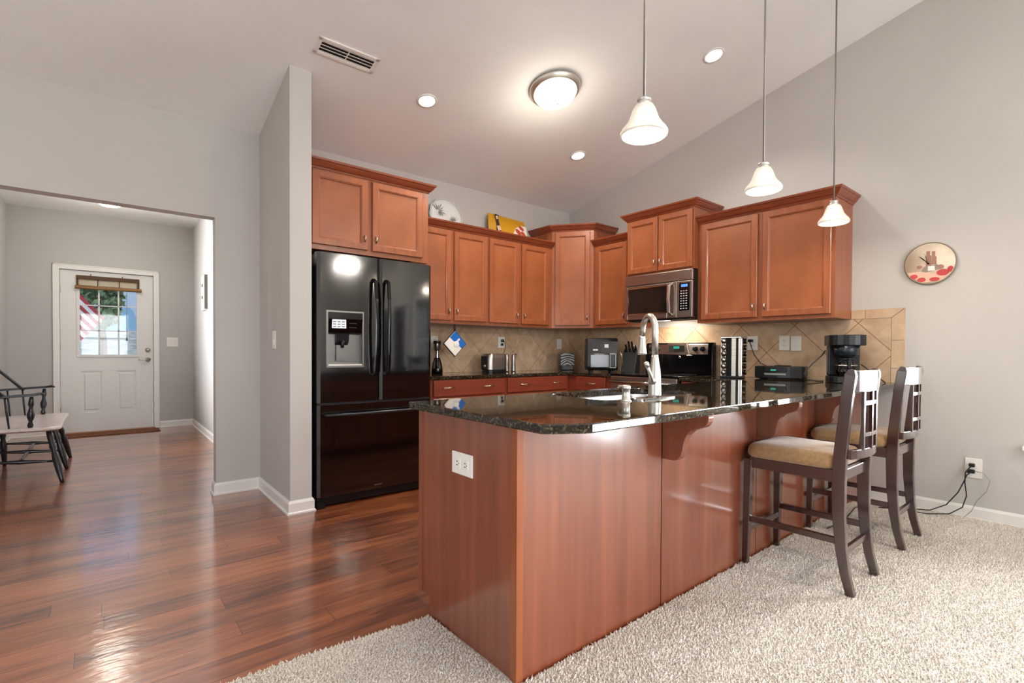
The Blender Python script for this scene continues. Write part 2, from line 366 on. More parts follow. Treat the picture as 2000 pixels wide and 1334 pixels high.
def dup(root, label=None, **kw):
    c = root.copy(); COL.objects.link(c)
    for k, v in kw.items(): setattr(c, k, v)
    if label: c['label'] = label
    for ch in root.children:
        d = ch.copy(); COL.objects.link(d); d.parent = c
        for g_ in ch.children:
            e_ = g_.copy(); COL.objects.link(e_); e_.parent = d
    return c
RB = R(-90)      # rotation for things that face -X (on the right wall)

# ------------------------------------------------------------------ the shell
YB, XR = 4.31, 4.335
SL = 0.2234
def cz(y): return 2.748+SL*(4.325-y) if y > -0.3 else (2.748+SL*4.625)-0.22*(-0.3-y)
ZR = cz(-0.3)
st('floor', MB().box(-3.6, -4.6, -0.12, 4.5, 8.75, 0.0), M['floor'])
# carpet lies round the peninsula, one finger thick, with a soft edge at the hardwood
cp = MB().prism([(-3.5, 1.95), (-3.5, -4.5), (XR, -4.5), (XR, 1.225), (1.02, 1.225), (1.004, 1.775), (0.55, 1.82)], 0.0, 0.011)
c_o = cp.build('carpet', M['carpet'], bevel=0.008); c_o['kind'] = 'structure'; c_o.name = 'floor_carpet'
import numpy as np
def pile():
    rs = np.random.RandomState(4); g_ = .0088
    X, Y = np.meshgrid(np.arange(-.45, XR-.02, g_), np.arange(-.75, 1.86, g_)); X = X.ravel(); Y = Y.ravel()
    X = X+rs.uniform(-.45, .45, X.size)*g_; Y = Y+rs.uniform(-.45, .45, Y.size)*g_
    far = .642*X+.766*Y
    edge = np.where(X < .55, 1.82+(.55-X)*.032, 1.82-(X-.55)*.099)+rs.uniform(-.006, .006, X.size)
    keep = (far > 1.15) & np.where(X > 1.0, Y < 1.222, Y < edge)
    X, Y = X[keep], Y[keep]; n = X.size
    h = rs.uniform(.006, .012, n); lx = rs.normal(0, .0045, n); ly = rs.normal(0, .0045, n)-.001; r_ = rs.uniform(.0034, .0052, n); a0 = rs.uniform(0, 6.28, n)
    V = np.zeros((n, 4, 3)); 
    for k in range(3):
        V[:, k, 0] = X+r_*np.cos(a0+k*2.094); V[:, k, 1] = Y+r_*np.sin(a0+k*2.094); V[:, k, 2] = .009
    V[:, 3, 0] = X+lx; V[:, 3, 1] = Y+ly; V[:, 3, 2] = .010+h
    b_ = (np.arange(n)*4)[:, None, None]; F_ = (b_+np.array([[0, 1, 3], [1, 2, 3], [2, 0, 3]])[None]).reshape(-1)
    me = bpy.data.meshes.new('carpet_pile'); me.vertices.add(n*4); me.vertices.foreach_set('co', V.reshape(-1))
    me.loops.add(F_.size); me.loops.foreach_set('vertex_index', F_.astype(np.int32))
    me.polygons.add(n*3); me.polygons.foreach_set('loop_start', (np.arange(n*3)*3).astype(np.int32)); me.polygons.foreach_set('loop_total', np.full(n*3, 3, np.int32))
    me.update(); me.validate(); me.materials.append(M['pile'])
    o = bpy.data.objects.new('carpet_pile', me); COL.objects.link(o)
    tag(o, 'short cream carpet pile covering the floor in front of the peninsula', 'carpet'); o['kind'] = 'stuff'
pile()
# ceiling: sloped slab up to the ridge and down behind the camera
st('ceiling', MB().prism([(4.42, cz(4.42)), (-0.3, ZR), (-4.6, cz(-4.6)), (-4.6, cz(-4.6)+0.12), (-0.3, ZR+0.12), (4.42, cz(4.42)+0.12)], -3.6, 4.5, 'x'), M['ceiling'])
# right wall with patio door and window openings
def wall_x(name, x0, x1, y0, y1, holes, m):
    mb = MB(); ys = sorted(set([y0, y1, -0.3]+[h for q in holes for h in q[:2]])); ys = [y for y in ys if y0 <= y <= y1]
    for a, b_ in zip(ys[:-1], ys[1:]):
        hs = [q for q in holes if q[0] <= a and b_ <= q[1]]
        zt = [(a, cz(a)), (b_, cz(b_))]
        if hs:
            q = hs[0]
            if q[2] > 0: mb.prism([(a, 0), (b_, 0), (b_, q[2]), (a, q[2])], x0, x1, 'x')
            mb.prism([(a, q[3]), (b_, q[3]), (b_, cz(b_)), (a, cz(a))], x0, x1, 'x')
        else: mb.prism([(a, 0), (b_, 0), (b_, cz(b_)), (a, cz(a))], x0, x1, 'x')
    return st(name, mb, m)
wall_x('wall_right', XR, XR+0.12, -4.6, YB+0.11, [(-3.05, -1.0, 0, 2.0), (-0.80, 0.30, 0.52, 2.02)], M['wall'])
wall_x('wall_left', -3.62, -3.5, -4.6, YB+0.11, [(-0.1, 2.5, 0.7, 2.3)], M['wall'])  # opening for an unseen window, added as a daylight source
# wall behind the camera with three unseen windows, added to let daylight in
mb = MB(); xs = [-3.5, -2.65, -1.35, -0.65, 0.65, 1.35, 2.65, XR]
for i in range(7):
    a, b_ = xs[i], xs[i+1]
    if i % 2: mb.box(a, -4.62, 0, b_, -4.5, 0.6); mb.box(a, -4.62, 2.3, b_, -4.5, cz(-4.5))
    else: mb.box(a, -4.62, 0, b_, -4.5, cz(-4.5))
st('wall_front', mb, M['wall'])
# wall of the kitchen and the foyer opening
mb = MB(); zt = cz(YB)
mb.box(0.63, YB, 0, XR, YB+0.11, zt+0.01).box(-3.5, YB, 0, -0.9, YB+0.11, zt+0.01).box(-0.9, YB, 2.062, 0.63, YB+0.11, zt+0.01)
st('wall_back', mb, M['wall'])
st('wall_partition', MB().prism([(3.485, 0), (YB-0.001, 0), (YB-0.001, cz(YB)+0.002), (3.485, cz(3.485)+0.002)], 0.928, 1.065, 'x'), M['wall'])
# foyer
YF = 8.56
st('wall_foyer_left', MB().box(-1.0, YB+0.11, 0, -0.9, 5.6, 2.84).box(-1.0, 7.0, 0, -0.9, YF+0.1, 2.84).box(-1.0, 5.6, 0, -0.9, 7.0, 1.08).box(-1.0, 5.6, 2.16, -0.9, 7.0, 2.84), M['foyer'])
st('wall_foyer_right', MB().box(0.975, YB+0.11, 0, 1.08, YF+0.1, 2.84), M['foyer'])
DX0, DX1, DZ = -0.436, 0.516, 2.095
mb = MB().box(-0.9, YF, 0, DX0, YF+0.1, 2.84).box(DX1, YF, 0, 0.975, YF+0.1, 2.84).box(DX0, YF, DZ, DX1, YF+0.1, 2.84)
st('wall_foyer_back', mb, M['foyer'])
st('ceiling_foyer', MB().box(-1.0, YB+0.11, 2.82, 1.08, YF+0.1, 2.92), M['ceiling'])
# window frames and panes (their daylight sits just outside)
def win(n, mb, g_):
    o = mb.build('window_%d' % n, M['trim'], kind='structure', bevel=0.003)
    p_ = g_.build('pane', M['glass'], o)
n = 1
for x in (-2.0, 0.0, 2.0):  # unseen back windows, added so daylight has an entry
    f = MB()
    f.box(x-.65, -4.6, .6, x-.59, -4.53, 2.3).box(x+.59, -4.6, .6, x+.65, -4.53, 2.3).box(x-.65, -4.6, .6, x+.65, -4.53, .66).box(x-.65, -4.6, 2.24, x+.65, -4.53, 2.3).box(x-.59, -4.59, 1.42, x+.59, -4.54, 1.47)
    win(n, f, MB().box(x-.59, -4.535, .66, x+.59, -4.532, 2.24)); n += 1
f = MB().box(XR+.02, -.80, .52, XR+.08, -.74, 2.02).box(XR+.02, .24, .52, XR+.08, .30, 2.02).box(XR+.02, -.80, .52, XR+.08, .30, .58).box(XR+.02, -.80, 1.96, XR+.08, .30, 2.02).box(XR+.03, -.74, 1.25, XR+.07, .24, 1.29)
f.bbox(XR-.05, -.87, .488, XR+.02, .372, .516)
win(n, f, MB().box(XR+.05, -.74, .58, XR+.053, .24, 1.96)); n += 1
f = MB().box(XR+.02, -3.05, 0, XR+.08, -2.97, 2.0).box(XR+.02, -1.08, 0, XR+.08, -1.0, 2.0).box(XR+.02, -3.05, 1.92, XR+.08, -1.0, 2.0).box(XR+.02, -2.07, .05, XR+.08, -1.99, 1.92).box(XR+.02, -3.05, 0, XR+.08, -1.0, .09)
win(n, f, MB().box(XR+.05, -2.97, .09, XR+.053, -1.08, 1.92)); n += 1
f = MB().box(-3.58, -.1, .7, -3.52, -.04, 2.3).box(-3.58, 2.44, .7, -3.52, 2.5, 2.3).box(-3.58, -.1, .7, -3.52, 2.5, .76).box(-3.58, -.1, 2.24, -3.52, 2.5, 2.3).box(-3.58, 1.17, .76, -3.52, 1.23, 2.24)  # left window is unseen, added for its daylight
win(n, f, MB().box(-3.54, -.04, .76, -3.537, 2.44, 2.24))
n += 1
f = MB().box(-.98, 5.6, 1.08, -.93, 5.65, 2.16).box(-.98, 6.95, 1.08, -.93, 7.0, 2.16).box(-.98, 5.6, 1.08, -.93, 7.0, 1.13).box(-.98, 5.6, 2.11, -.93, 7.0, 2.16).box(-.97, 5.65, 1.6, -.94, 6.95, 1.635)
win(n, f, MB().box(-.957, 5.65, 1.13, -.954, 6.95, 2.11))
# baseboards: profile swept along a path on the room side
def sweep_profile(mb, path, prof, closed=False, left=True):
    """path: XY points; profile (out, z); outward is to the right of travel when left=False"""
    P_ = [Vector((p[0], p[1])) for p in path]; rings = []
    sgn = 1 if left else -1
    for i, p in enumerate(P_):
        def nrm(a, b_):
            d = (b_-a).normalized(); return Vector((-d.y, d.x))*sgn
        if i == 0: q = nrm(P_[0], P_[1])
        elif i == len(P_)-1: q = nrm(P_[-2], P_[-1])
        else:
            n1_, n2_ = nrm(P_[i-1], p), nrm(p, P_[i+1]); q = (n1_+n2_); q = q/(q.length_squared/2.0)
        rings.append([(p.x+q.x*a, p.y+q.y*a, z) for a, z in prof])
    mb.loft(rings); return mb
BBP = [(0, 0), (.022, 0), (.022, .010), (.014, .016), (.014, .072), (.009, .082), (.006, .088), (0, .088)]
def baseb(name, path, left=True):
    return st(name, sweep_profile(MB(), path, BBP, left=left), M['trim'])
baseb('baseboard_right', [(XR, .30-0.0), (XR, 1.232)], left=True)
baseb('baseboard_partition', [(0.63, YB+.11), (0.63, YB), (0.928, YB), (0.928, 3.485), (1.065, 3.485), (1.065, 3.56)], left=False)
baseb('baseboard_foyer', [(DX1+.065, YF), (0.975, YF), (0.975, YB+.11)], left=False)
baseb('baseboard_foyer_left', [(-.9, YB+.11), (-.9, YF), (DX0-.065, YF)], left=False)
baseb('baseboard_right_front', [(XR, -1.0), (XR, .30)], left=True)

# ------------------------------------------------------------------ front door
d = thing('door_1', '', ''); del d['label']; del d['category']; d['kind'] = 'structure'; d.location = (DX0, YF+.02, 0)
DW = DX1-DX0
GX0, GX1, GZ0, GZ1 = .178, .778, 1.0, 1.98
sl = MB()
def ring(mb, x0, z0, x1, z1, X0, Z0, X1, Z1, y0, y1):
    """frame between outer and inner rectangle"""
    mb.box(X0, y0, Z0, x0, y1, Z1).box(x1, y0, Z0, X1, y1, Z1).box(x0, y0, Z0, x1, y1, z0).box(x0, y0, z1, x1, y1, Z1)
# slab built round the glass and two recessed lower panels
PZ0, PZ1 = .262, .80; PA = (.20, .40); PB_ = (.555, .755)
sl.box(0.004, 0, .012, GX0, .045, DZ-.004).box(GX1, 0, .012, DW-.004, .045, DZ-.004).box(GX0, 0, GZ1, GX1, .045, DZ-.004).box(GX0, 0, PZ1, GX1, .045, GZ0).box(GX0, 0, .012, GX1, .045, PZ0)
sl.box(GX0, 0, PZ0, PA[0], .045, PZ1).box(PA[1], 0, PZ0, PB_[0], .045, PZ1).box(PB_[1], 0, PZ0, GX1, .045, PZ1)
sl.build('door_slab', M['door'], d)
for a in (PA, PB_):
    p_ = MB().box(a[0], .012, PZ0, a[1], .04, PZ1).bbox(a[0]+.03, .003, PZ0+.035, a[1]-.03, .02, PZ1-.035, .008)
    p_.build('door_panel', M['door'], d)
gf = MB(); ring(gf, GX0+.012, GZ0+.012, GX1-.012, GZ1-.012, GX0-.022, GZ0-.022, GX1+.022, GZ1+.022, -.010, .02)
gf.build('glass_frame', M['door'], d, bevel=.003)
gr = MB(); gw, gh = (GX1-GX0)/3, (GZ1-GZ0)/3
for k in (1, 2): gr.box(GX0+gw*k-.008, .006, GZ0, GX0+gw*k+.008, .024, GZ1).box(GX0, .006, GZ0+gh*k-.006, GX1, .024, GZ0+gh*k+.006)
gr.build('grille', M['door'], d)
MB().box(GX0, .026, GZ0, GX1, .030, GZ1).build('pane', M['glass'], d)
MB().lathe([(.030, 0), (.030, -.008), (.018, -.016), (.016, -.03)], (.888, 0, 1.075), 20, 'y').build('deadbolt', M['nickel'], d)
hd = MB().lathe([(.032, 0), (.030, -.010), (.014, -.016), (.012, -.045)], (.888, 0, .945), 20, 'y')
hd.tube([(.888, -.042, .945), (.85, -.048, .947), (.80, -.044, .943), (.785, -.04, .940)], [.010, .009, .008, .006])
hd.build('door_handle', M['nickel'], d)
for z in (.30, 1.08, 1.80): MB().lathe([(.008, 0), (.008, .09)], (0.0, -.008, z), 10).build('hinge', M['knob'], d)
MB().box(-.02, -.10, 0, DW+.01, .05, .018).build('threshold', wood('threshold_wood', srgb(120, 66, 36), srgb(150, 88, 50), axis='x'), d, bevel=.004)
cs = MB(); cw = .062
for x0, x1 in ((DX0-cw, DX0), (DX1, DX1+cw)): cs.box(x0, YF-.016, 0, x1, YF, DZ+cw)
cs.box(DX0, YF-.016, DZ, DX1, YF, DZ+cw)
cs.box(DX0-cw, YF-.022, 0, DX0-cw+.014, YF-.014, DZ+cw).box(DX1+cw-.014, YF-.022, 0, DX1+cw, YF-.014, DZ+cw).box(DX0-cw, YF-.022, DZ+cw-.014, DX1+cw, YF-.014, DZ+cw)
st('trim_1', cs, M['trim'], bevel=.003)
mt = MB().box(-.44, YF-.40, 0, .56, YF-.10, .010)
tag(mt.build('door_mat', noise_col(mat('brown_mat', srgb(110, 62, 36), .9), srgb(96, 52, 30), srgb(130, 78, 46), nscale=40), bevel=.003), 'thin brown mat on the floor in front of the white front door', 'mat')
# bamboo shade rolled up over the door glass
bam = noise_col(mat('bamboo_weave', srgb(128, 92, 54), .6), srgb(104, 70, 40), srgb(170, 130, 84), scale=(1, 1, 60), nscale=4)
bamd = mat('dark_bamboo', srgb(84, 56, 34), .6)
bs = thing('bamboo_shade', 'brown bamboo shade rolled up at the top of the front door glass', 'blind', (DX0+.158, YF+.008, 1.865))
MB().bbox(0, -.028, .118, .64, 0, .165, .004).build('head_rail', bamd, bs)
MB().lathe([(.020, -.012), (.024, 0), (.024, .652), (.020, .664)], (0, -.03, .012), 14, 'x').build('rolled_slats', bam, bs)
for a_, b_ in ((0, .022), (.618, .64), (.205, .215), (.425, .435)): MB().box(a_, -.012, .02, b_, -.006, .13).build('side_slat', bamd, bs)
MB().box(.02, -.008, .04, .62, -.005, .12).build('woven_slats', mat('sheer_bamboo', srgb(236, 214, 176), .6, trans=.6), bs)
cd = MB().tube([(.505, -.034, .03), (.505, -.036, -.62)], .0022, 6); cd.lathe([(.004, -.62), (.010, -.645), (.010, -.66), (0.002, -.668)], (.505, -.036, 0), 10)
cd.build('pull_cord', mat('cord_brown', srgb(120, 104, 88), .7), bs)
for x in (.14, .46): MB().tube([(x, -.02, .16), (x, -.024, .178), (x+.004, -.01, .186), (x+.004, 0, .18)], .004, 6).build('hook', M['blackm'], bs)
# outside the front door
tag(MB().prism([(YF+.1, -.14), (YF+.1, -.10), (13.5, -.10), (22, 1.72), (40, 1.9), (40, -.14)], -14, 16, 'x').build('ground', noise_col(mat('pale_ground', srgb(198, 196, 186), .9), srgb(112, 118, 100), srgb(166, 162, 150), nscale=5), kind='structure'), 'pale sunlit ground', 'ground')
gro = bpy.data.objects['ground']; del gro['label']; del gro['category']
leafm = noise_col(mat('leaves', srgb(88, 120, 70), .7), srgb(52, 86, 48), srgb(150, 176, 128), nscale=9, detail=6)
def bush(name, c, rad, label, n=800):
    mb = MB(); rnd = random.Random(3)
    for i in range(n):
        v_ = Vector((rnd.gauss(0, 1), rnd.gauss(0, 1), rnd.gauss(0, 1))).normalized()*rnd.uniform(.72, 1.05)
        p = Vector((c[0]+v_.x*rad[0], c[1]+v_.y*rad[1], c[2]+v_.z*rad[2]))
        a = Vector((rnd.uniform(-1, 1), rnd.uniform(-1, 1), rnd.uniform(-1, 1))).normalized()*rnd.uniform(.06, .11); q = a.cross(Vector((rnd.random(), rnd.random(), rnd.random()))).normalized()*.045
        mb.add([p-a, p+q, p+a, p-q], [(0, 1, 2, 3)])
    t = thing(name, label, 'tree', (c[0], c[1], -.1))
    fo = mb.build('foliage', leafm, t); fo.matrix_parent_inverse = Matrix.Translation((-c[0], -c[1], .1))
    MB().tube([(0, 0, 0), (.03, 0, 1.2), (0, .02, c[2]+.1)], [.09, .07, .04], 8).build('trunk', mat('bark', srgb(90, 74, 60), .9), t)
bush('shade_tree', (-.06, 13.2, 2.15), (.36, .34, .62), 'leafy green tree outside seen through the door glass')
hs = thing('neighbour_house', 'white house with a pale blue porch beyond the rising lawn, seen through the door glass', 'house', (1.2, 26, 1.7))
MB().box(-3, 0, 0, 3.4, 4, 3.0).build('wall', mat('white_siding', srgb(168, 174, 182), .8), hs)
MB().prism([(-3.3, 2.9), (3.7, 2.9), (.2, 4.6)], -.3, 4.3, 'y').build('roof', mat('white_roof', srgb(160, 166, 172), .8), hs)
MB().prism([(-1.3, 0), (-.15, 0), (-.15, .35), (-.35, .9), (-.8, 1.3), (-1.3, 1.5)], -1.2, -.02, 'y').build('porch', mat('blue_grey_siding', srgb(112, 150, 172), .8), hs)
# flag on a pole
fl = thing('striped_flag', 'red and white striped flag hanging from an angled pole outside the door', 'flag', (-.62, 9.9, 2.2))
def flagpt(i, j):   # i along the stripes (0..1, falling), j across (0..1)
    x = -.11+.73*i-.39*j; z = .24-.88*i-.51*j; y = .05*math.sin(i*7+j*3)
    return (x, y, z)
fr = mat('flag_red', srgb(178, 44, 66), .8); fwh = mat('flag_white', srgb(240, 236, 236), .8); fbl = mat('flag_blue', srgb(46, 54, 100), .8)
mb = MB(); NI = 24
for j in range(13):
    for s_ in (0, 1):
        vs_ = []; fs_ = []
        for i in range(NI+1):
            for jj in (j/13, (j+1)/13):
                p = flagpt(i/NI, jj); vs_.append((p[0], p[1]+s_*.004, p[2]))
        for i in range(NI): fs_.append((2*i, 2*i+1, 2*i+3, 2*i+2))
        mb.mat(0 if j % 2 == 0 else 1).add(vs_, fs_, True)
mb.build('cloth', [fr, fwh], fl)
MB().tube([(-.62, 0, -.43), (.05, 0, .45)], .012, 8).build('pole', M['trim'], fl)

# ------------------------------------------------------------------ electrical plates
def plate(name, label, loc, rz, w, h, kind, group=None, tog=1):
    t = thing(name, label, 'outlet' if kind == 'outlet' else 'switch', loc, rz, group)
    MB().bbox(-w/2, -.006, -h/2, w/2, 0, h/2, .003).build('cover_plate', M['plate'], t)
    n_ = tog
    for k in range(n_):
        x = (k-(n_-1)/2)*.046
        if kind == 'switch': MB().box(x-.016, -.0075, -.033, x+.016, -.006, .033).box(x-.013, -.0105, -.028, x+.013, -.0075, .004).build('rocker', M['trim'], t)
        elif kind == 'outlet':
            mb = MB().bbox(x-.016, -.0085, .006, x+.016, -.0055, .034, .004).bbox(x-.016, -.0085, -.034, x+.016, -.0055, -.006, .004)
            mb.mat(1)
            for z in (.022, -.018): mb.box(x-.008, -.009, z-.004, x-.0055, -.0083, z+.006).box(x+.0055, -.009, z-.004, x+.008, -.0083, z+.006).box(x-.002, -.009, z-.011, x+.002, -.0083, z-.007)
            mb.build('socket', [M['plate'], M['slot']], t)
    return t
plate('light_switch', 'white double light switch plate on the grey foyer wall right of the front door', (.728, YF, 1.19), 0, .13, .13, 'switch', tog=2)
plate('light_switch', 'tall white switch plate on the partition wall left of the fridge', (.928, 3.87, 1.155), RB, .085, .13, 'switch')
plate('wall_outlet', 'white outlet plate above the toaster on the back wall tiles', (3.292, YB-.009, 1.178), 0, .09, .122, 'outlet')
plate('light_switch', 'slim white switch plate on the back wall tiles near the corner', (4.163, YB-.009, 1.172), 0, .078, .12, 'switch')
plate('wall_outlet', 'white outlet plate beside the fridge, half hidden behind the wine opener', (2.47, YB-.009, 1.17), 0, .078, .12, 'outlet')
plate('wall_outlet', 'white outlet plate behind the spice rack with a black plug in it', (XR-.009, 2.05, 1.163), RB, .09, .122, 'outlet')
plate('wall_outlet', 'left of the two white plates above the black radio', (XR-.009, 1.785, 1.162), RB, .082, .122, 'outlet', tog=1)
plate('light_switch', 'right of the two white plates above the black radio', (XR-.009, 1.692, 1.157), RB, .08, .122, 'switch', tog=1)
wo = plate('wall_outlet', 'white outlet plate low on the right wall with two black plugs', (XR, .597, .335), RB, .085, .128, 'outlet')
eo = thing('wall_outlet', 'white outlet plate lying sideways on the end panel of the peninsula', 'outlet', (1.009, 1.546, .665), RB)
MB().bbox(-.068, -.006, -.041, .068, 0, .041, .003).build('cover_plate', M['plate'], eo)
for sx in (-.026, .026):
    mb = MB().bbox(sx-.017, -.0085, -.018, sx+.017, -.0055, .018, .006).mat(1)
    mb.box(sx-.006, -.009, .005, sx+.004, -.0083, .008).box(sx-.006, -.009, -.008, sx+.004, -.0083, -.005).box(sx+.008, -.009, -.002, sx+.012, -.0083, .002)
    mb.build('socket', [M['plate'], M['slot']], eo)
# ------------------------------------------------------------------ thermostat on the foyer right wall
t = thing('wall_thermostat', 'slim white framed panel with a dark edge on the foyer right wall', 'panel', (.975, 7.40, 1.80), RB)
MB().bbox(-.14, -.03, -.22, .14, 0, .22, .006).build('frame', M['trim'], t)
MB().box(.14, -.032, -.21, .165, 0, .21).build('dark_edge', mat('dark_bronze', srgb(90, 84, 76), .5), t)
for z in (.09, -.06): MB().lathe([(.02, 0), (.02, -.012)], (0, -.03, z), 12, 'y').build('button', M['panelgrey'], t)

# ------------------------------------------------------------------ cabinets
def door_mb(w, h, fr=.052, t=.020, panel=True):
    """shaker style door, front toward -Y, lower left corner at origin"""
    mb = MB(); c = .0035
    def rect(ix, y): return [(ix, y, ix), (w-ix, y, ix), (w-ix, y, h-ix), (ix, y, h-ix)]
    rings = [rect(0, 0), rect(0, -t+c), rect(c, -t), rect(fr-.007, -t), rect(fr-.004, -t+.003), rect(fr, -t+.004), rect(fr+.005, -t+.011)]
    n = 4; vs_ = [p for r_ in rings for p in r_]; fs_ = []
    for i in range(len(rings)-1):
        for k in range(4): fs_.append((i*4+k, i*4+(k+1) % 4, (i+1)*4+(k+1) % 4, (i+1)*4+k))
    fs_.append((0, 3, 2, 1)); mb.add(vs_, fs_)
    mb.mat(1).add(rect(fr+.005, -t+.011), [(0, 1, 2, 3)]); return mb
def knob_mb(x, z, vert=True):
    mb = MB()
    if vert:
        mb.tube([(x, -.020, z-.022), (x, -.034, z-.016), (x, -.040, z), (x, -.034, z+.016), (x, -.020, z+.022)], [.005, .006, .007, .006, .005], 8)
        mb.lathe([(.007, -.020), (.007, -.023)], (x, 0, z-.022), 8, 'y').lathe([(.007, -.020), (.007, -.023)], (x, 0, z+.022), 8, 'y')
    else:
        mb.tube([(x-.062, -.020, z), (x-.045, -.038, z), (x-.015, -.043, z), (x, -.045, z+.002), (x+.015, -.043, z), (x+.045, -.038, z), (x+.062, -.020, z)], [.005, .004, .004, .008, .004, .004, .005], 8)
    return mb
CROWN = [(0, 0), (.006, 0), (.010, .010), (.022, .018), (.036, .036), (.042, .046), (.050, .050), (.054, .064), (0, .064)]
def upper(label, loc, rz, w, h, dpt, doors, crown=None, dz0=.028, dz1=.006, group='cherry wall cabinets', crown_z=None):
    """doors: (x0, x1, handle side or None); crown: path points in local XY"""
    t = thing('wall_cabinet', label, 'cabinet', loc, rz, group)
    MB().box(0, 0, 0, w, dpt, h).box(0, -.0015, 0, .001, 0, h).build('body', M['cherry'], t, bevel=.0015)
    for x0, x1, side in doors:
        dm = door_mb(x1-x0, h-dz0-dz1-.02); dd = dm.build('door', [M['cherry'], M['cherryp']], t, loc=(x0, 0, dz0))
        if side:
            x = .026 if side == 'l' else (x1-x0)-.026
            knob_mb(x, .085).build('handle', M['knob'], dd)
    if crown:
        z = h-.014 if crown_z is None else crown_z
        sweep_profile(MB(), crown, [(a, b_+z) for a, b_ in CROWN], left=False).build('crown_molding', M['cherryx'], t)
    return t
# back wall: fridge cabinet, two doors each
upper('deep cherry cabinet above the black fridge', (1.070, 3.66, 1.80), 0, .97, .585, YB-3.66, [(.047, .452, 'r'), (.488, .913, 'l')], [(0.0, 0), (.97, 0), (.97, .60)], dz0=.036)
upper('cherry wall cabinet right of the fridge, under the glass platter', (2.04, 3.96, 1.335), 0, .828, .875, YB-3.96, [(.07, .400, 'r'), (.433, .805, 'l')], [(0, 0), (.828, 0)])
upper('cherry wall cabinet under the yellow bag, left of the corner cabinet', (2.868, 3.96, 1.335), 0, .852, .875, YB-3.96, [(.007, .375, 'r'), (.417, .789, 'l')], [(0, 0), (.852, 0)])
# corner cabinet with a diagonal door
A_, B_ = Vector((3.72, 3.96)), Vector((3.99, 3.60))
cc = thing('corner_cabinet', 'taller cherry corner cabinet with a diagonal door', 'cabinet', (3.72, 3.96, 1.335), 0, 'cherry wall cabinets')
def lc(x, y): return (x-3.72, y-3.96)
MB().prism([lc(3.72, 3.96), lc(3.99, 3.60), lc(XR-.001, 3.60), lc(XR-.001, YB-.001), lc(3.72, YB-.001)], 0, 1.055).build('body', M['cherry'], cc, bevel=.0015)
dl = (B_-A_).length; ang = math.atan2(B_.y-A_.y, B_.x-A_.x)
dm = door_mb(dl-.075, 1.055-.055); off = (B_-A_).normalized()*.036
dd = dm.build('door', [M['cherry'], M['cherryp']], cc, loc=(off.x, off.y, .028), rot=(0, 0, ang))
knob_mb(dl-.075-.026, .085).build('handle', M['knob'], dd)
sweep_profile(MB(), [lc(3.72, YB-.002), lc(3.72, 3.96), lc(3.99, 3.60), lc(XR-.002, 3.60)], [(a, b_+1.042) for a, b_ in CROWN], left=False).build('crown_molding', M['cherryx'], cc)
# right wall
upper('narrow cherry wall cabinet between the corner cabinet and the microwave', (3.99, 3.60, 1.335), RB, .493, .875, XR-3.99, [(.045, .452, 'r')], [(0, 0), (.493, 0)])
upper('short raised cherry cabinet above the microwave', (3.93, 3.107, 1.815), RB, .727, .545, XR-3.93, [(.014, .358, 'r'), (.368, .712, 'l')], [(0, .40), (0, 0), (.727, 0), (.727, .40)], dz0=.016)
upper('widest cherry wall cabinet, nearest the clock, with a bare end', (3.99, 2.38, 1.335), RB, 1.075, .875, XR-3.99, [(.042, .525, 'r'), (.565, 1.052, 'l')], [(0, 0), (1.075, 0), (1.075, XR-3.99)])
MB()
# base cabinets
def base(name, label, loc, rz, w, h, dpt, cols, kick=.085, group='cherry base cabinets'):
    """cols: (x0, x1, pulls) each a drawer over a door"""
    t = thing(name, label, 'cabinet', loc, rz, group)
    MB().box(0, 0, kick, w, dpt, h).box(0, .055, 0, w, dpt, kick).build('body', M['drawer'], t, bevel=.0015)
    for x0, x1, pulls in cols:
        ww = x1-x0
        dr = MB().bbox(0, -.02, 0, ww, 0, .138, .005).build('drawer', M['drawer'], t, loc=(x0, 0, h-.142))
        for px in pulls: knob_mb(px*ww, .072, False).build('pull', M['knob'], dr)
        k = 2 if ww > .5 else 1
        for i in range(k):
            dw = (ww-(k-1)*.006)/k; x_ = x0+i*(dw+.006)
            dd = door_mb(dw, h-.142-kick-.03).build('door', [M['cherry'], M['cherryp']], t, loc=(x_, 0, kick+.012))
            knob_mb(dw-.03 if i == 0 else .03, h-.142-kick-.03-.07).build('handle', M['knob'], dd)
    return t
CT, CB = .868, .838      # counter top, underside
base('base_cabinet', 'cherry base cabinet next to the fridge with a wide two-pull drawer', (1.985, 3.70, 0), 0, .900, CB-.002, YB-3.706, [(.125, .877, (.19, .755))])
base('base_cabinet', 'cherry base cabinet under the toaster run, left of the corner', (2.885, 3.70, 0), 0, .835, CB-.002, YB-3.706, [(.017, .80, (.265, .81))])
base('base_cabinet', 'narrow cherry base cabinet between the corner and the range', (3.72, 3.70, 0), RB, .585, CB-.002, XR-3.72-.001, [(.125, .52, (.52,))])
base('base_cabinet', 'cherry base cabinet between the range and the peninsula', (3.72, 2.365, 0), RB, .46, CB-.002, XR-3.72-.001, [(.02, .44, (.5,))])
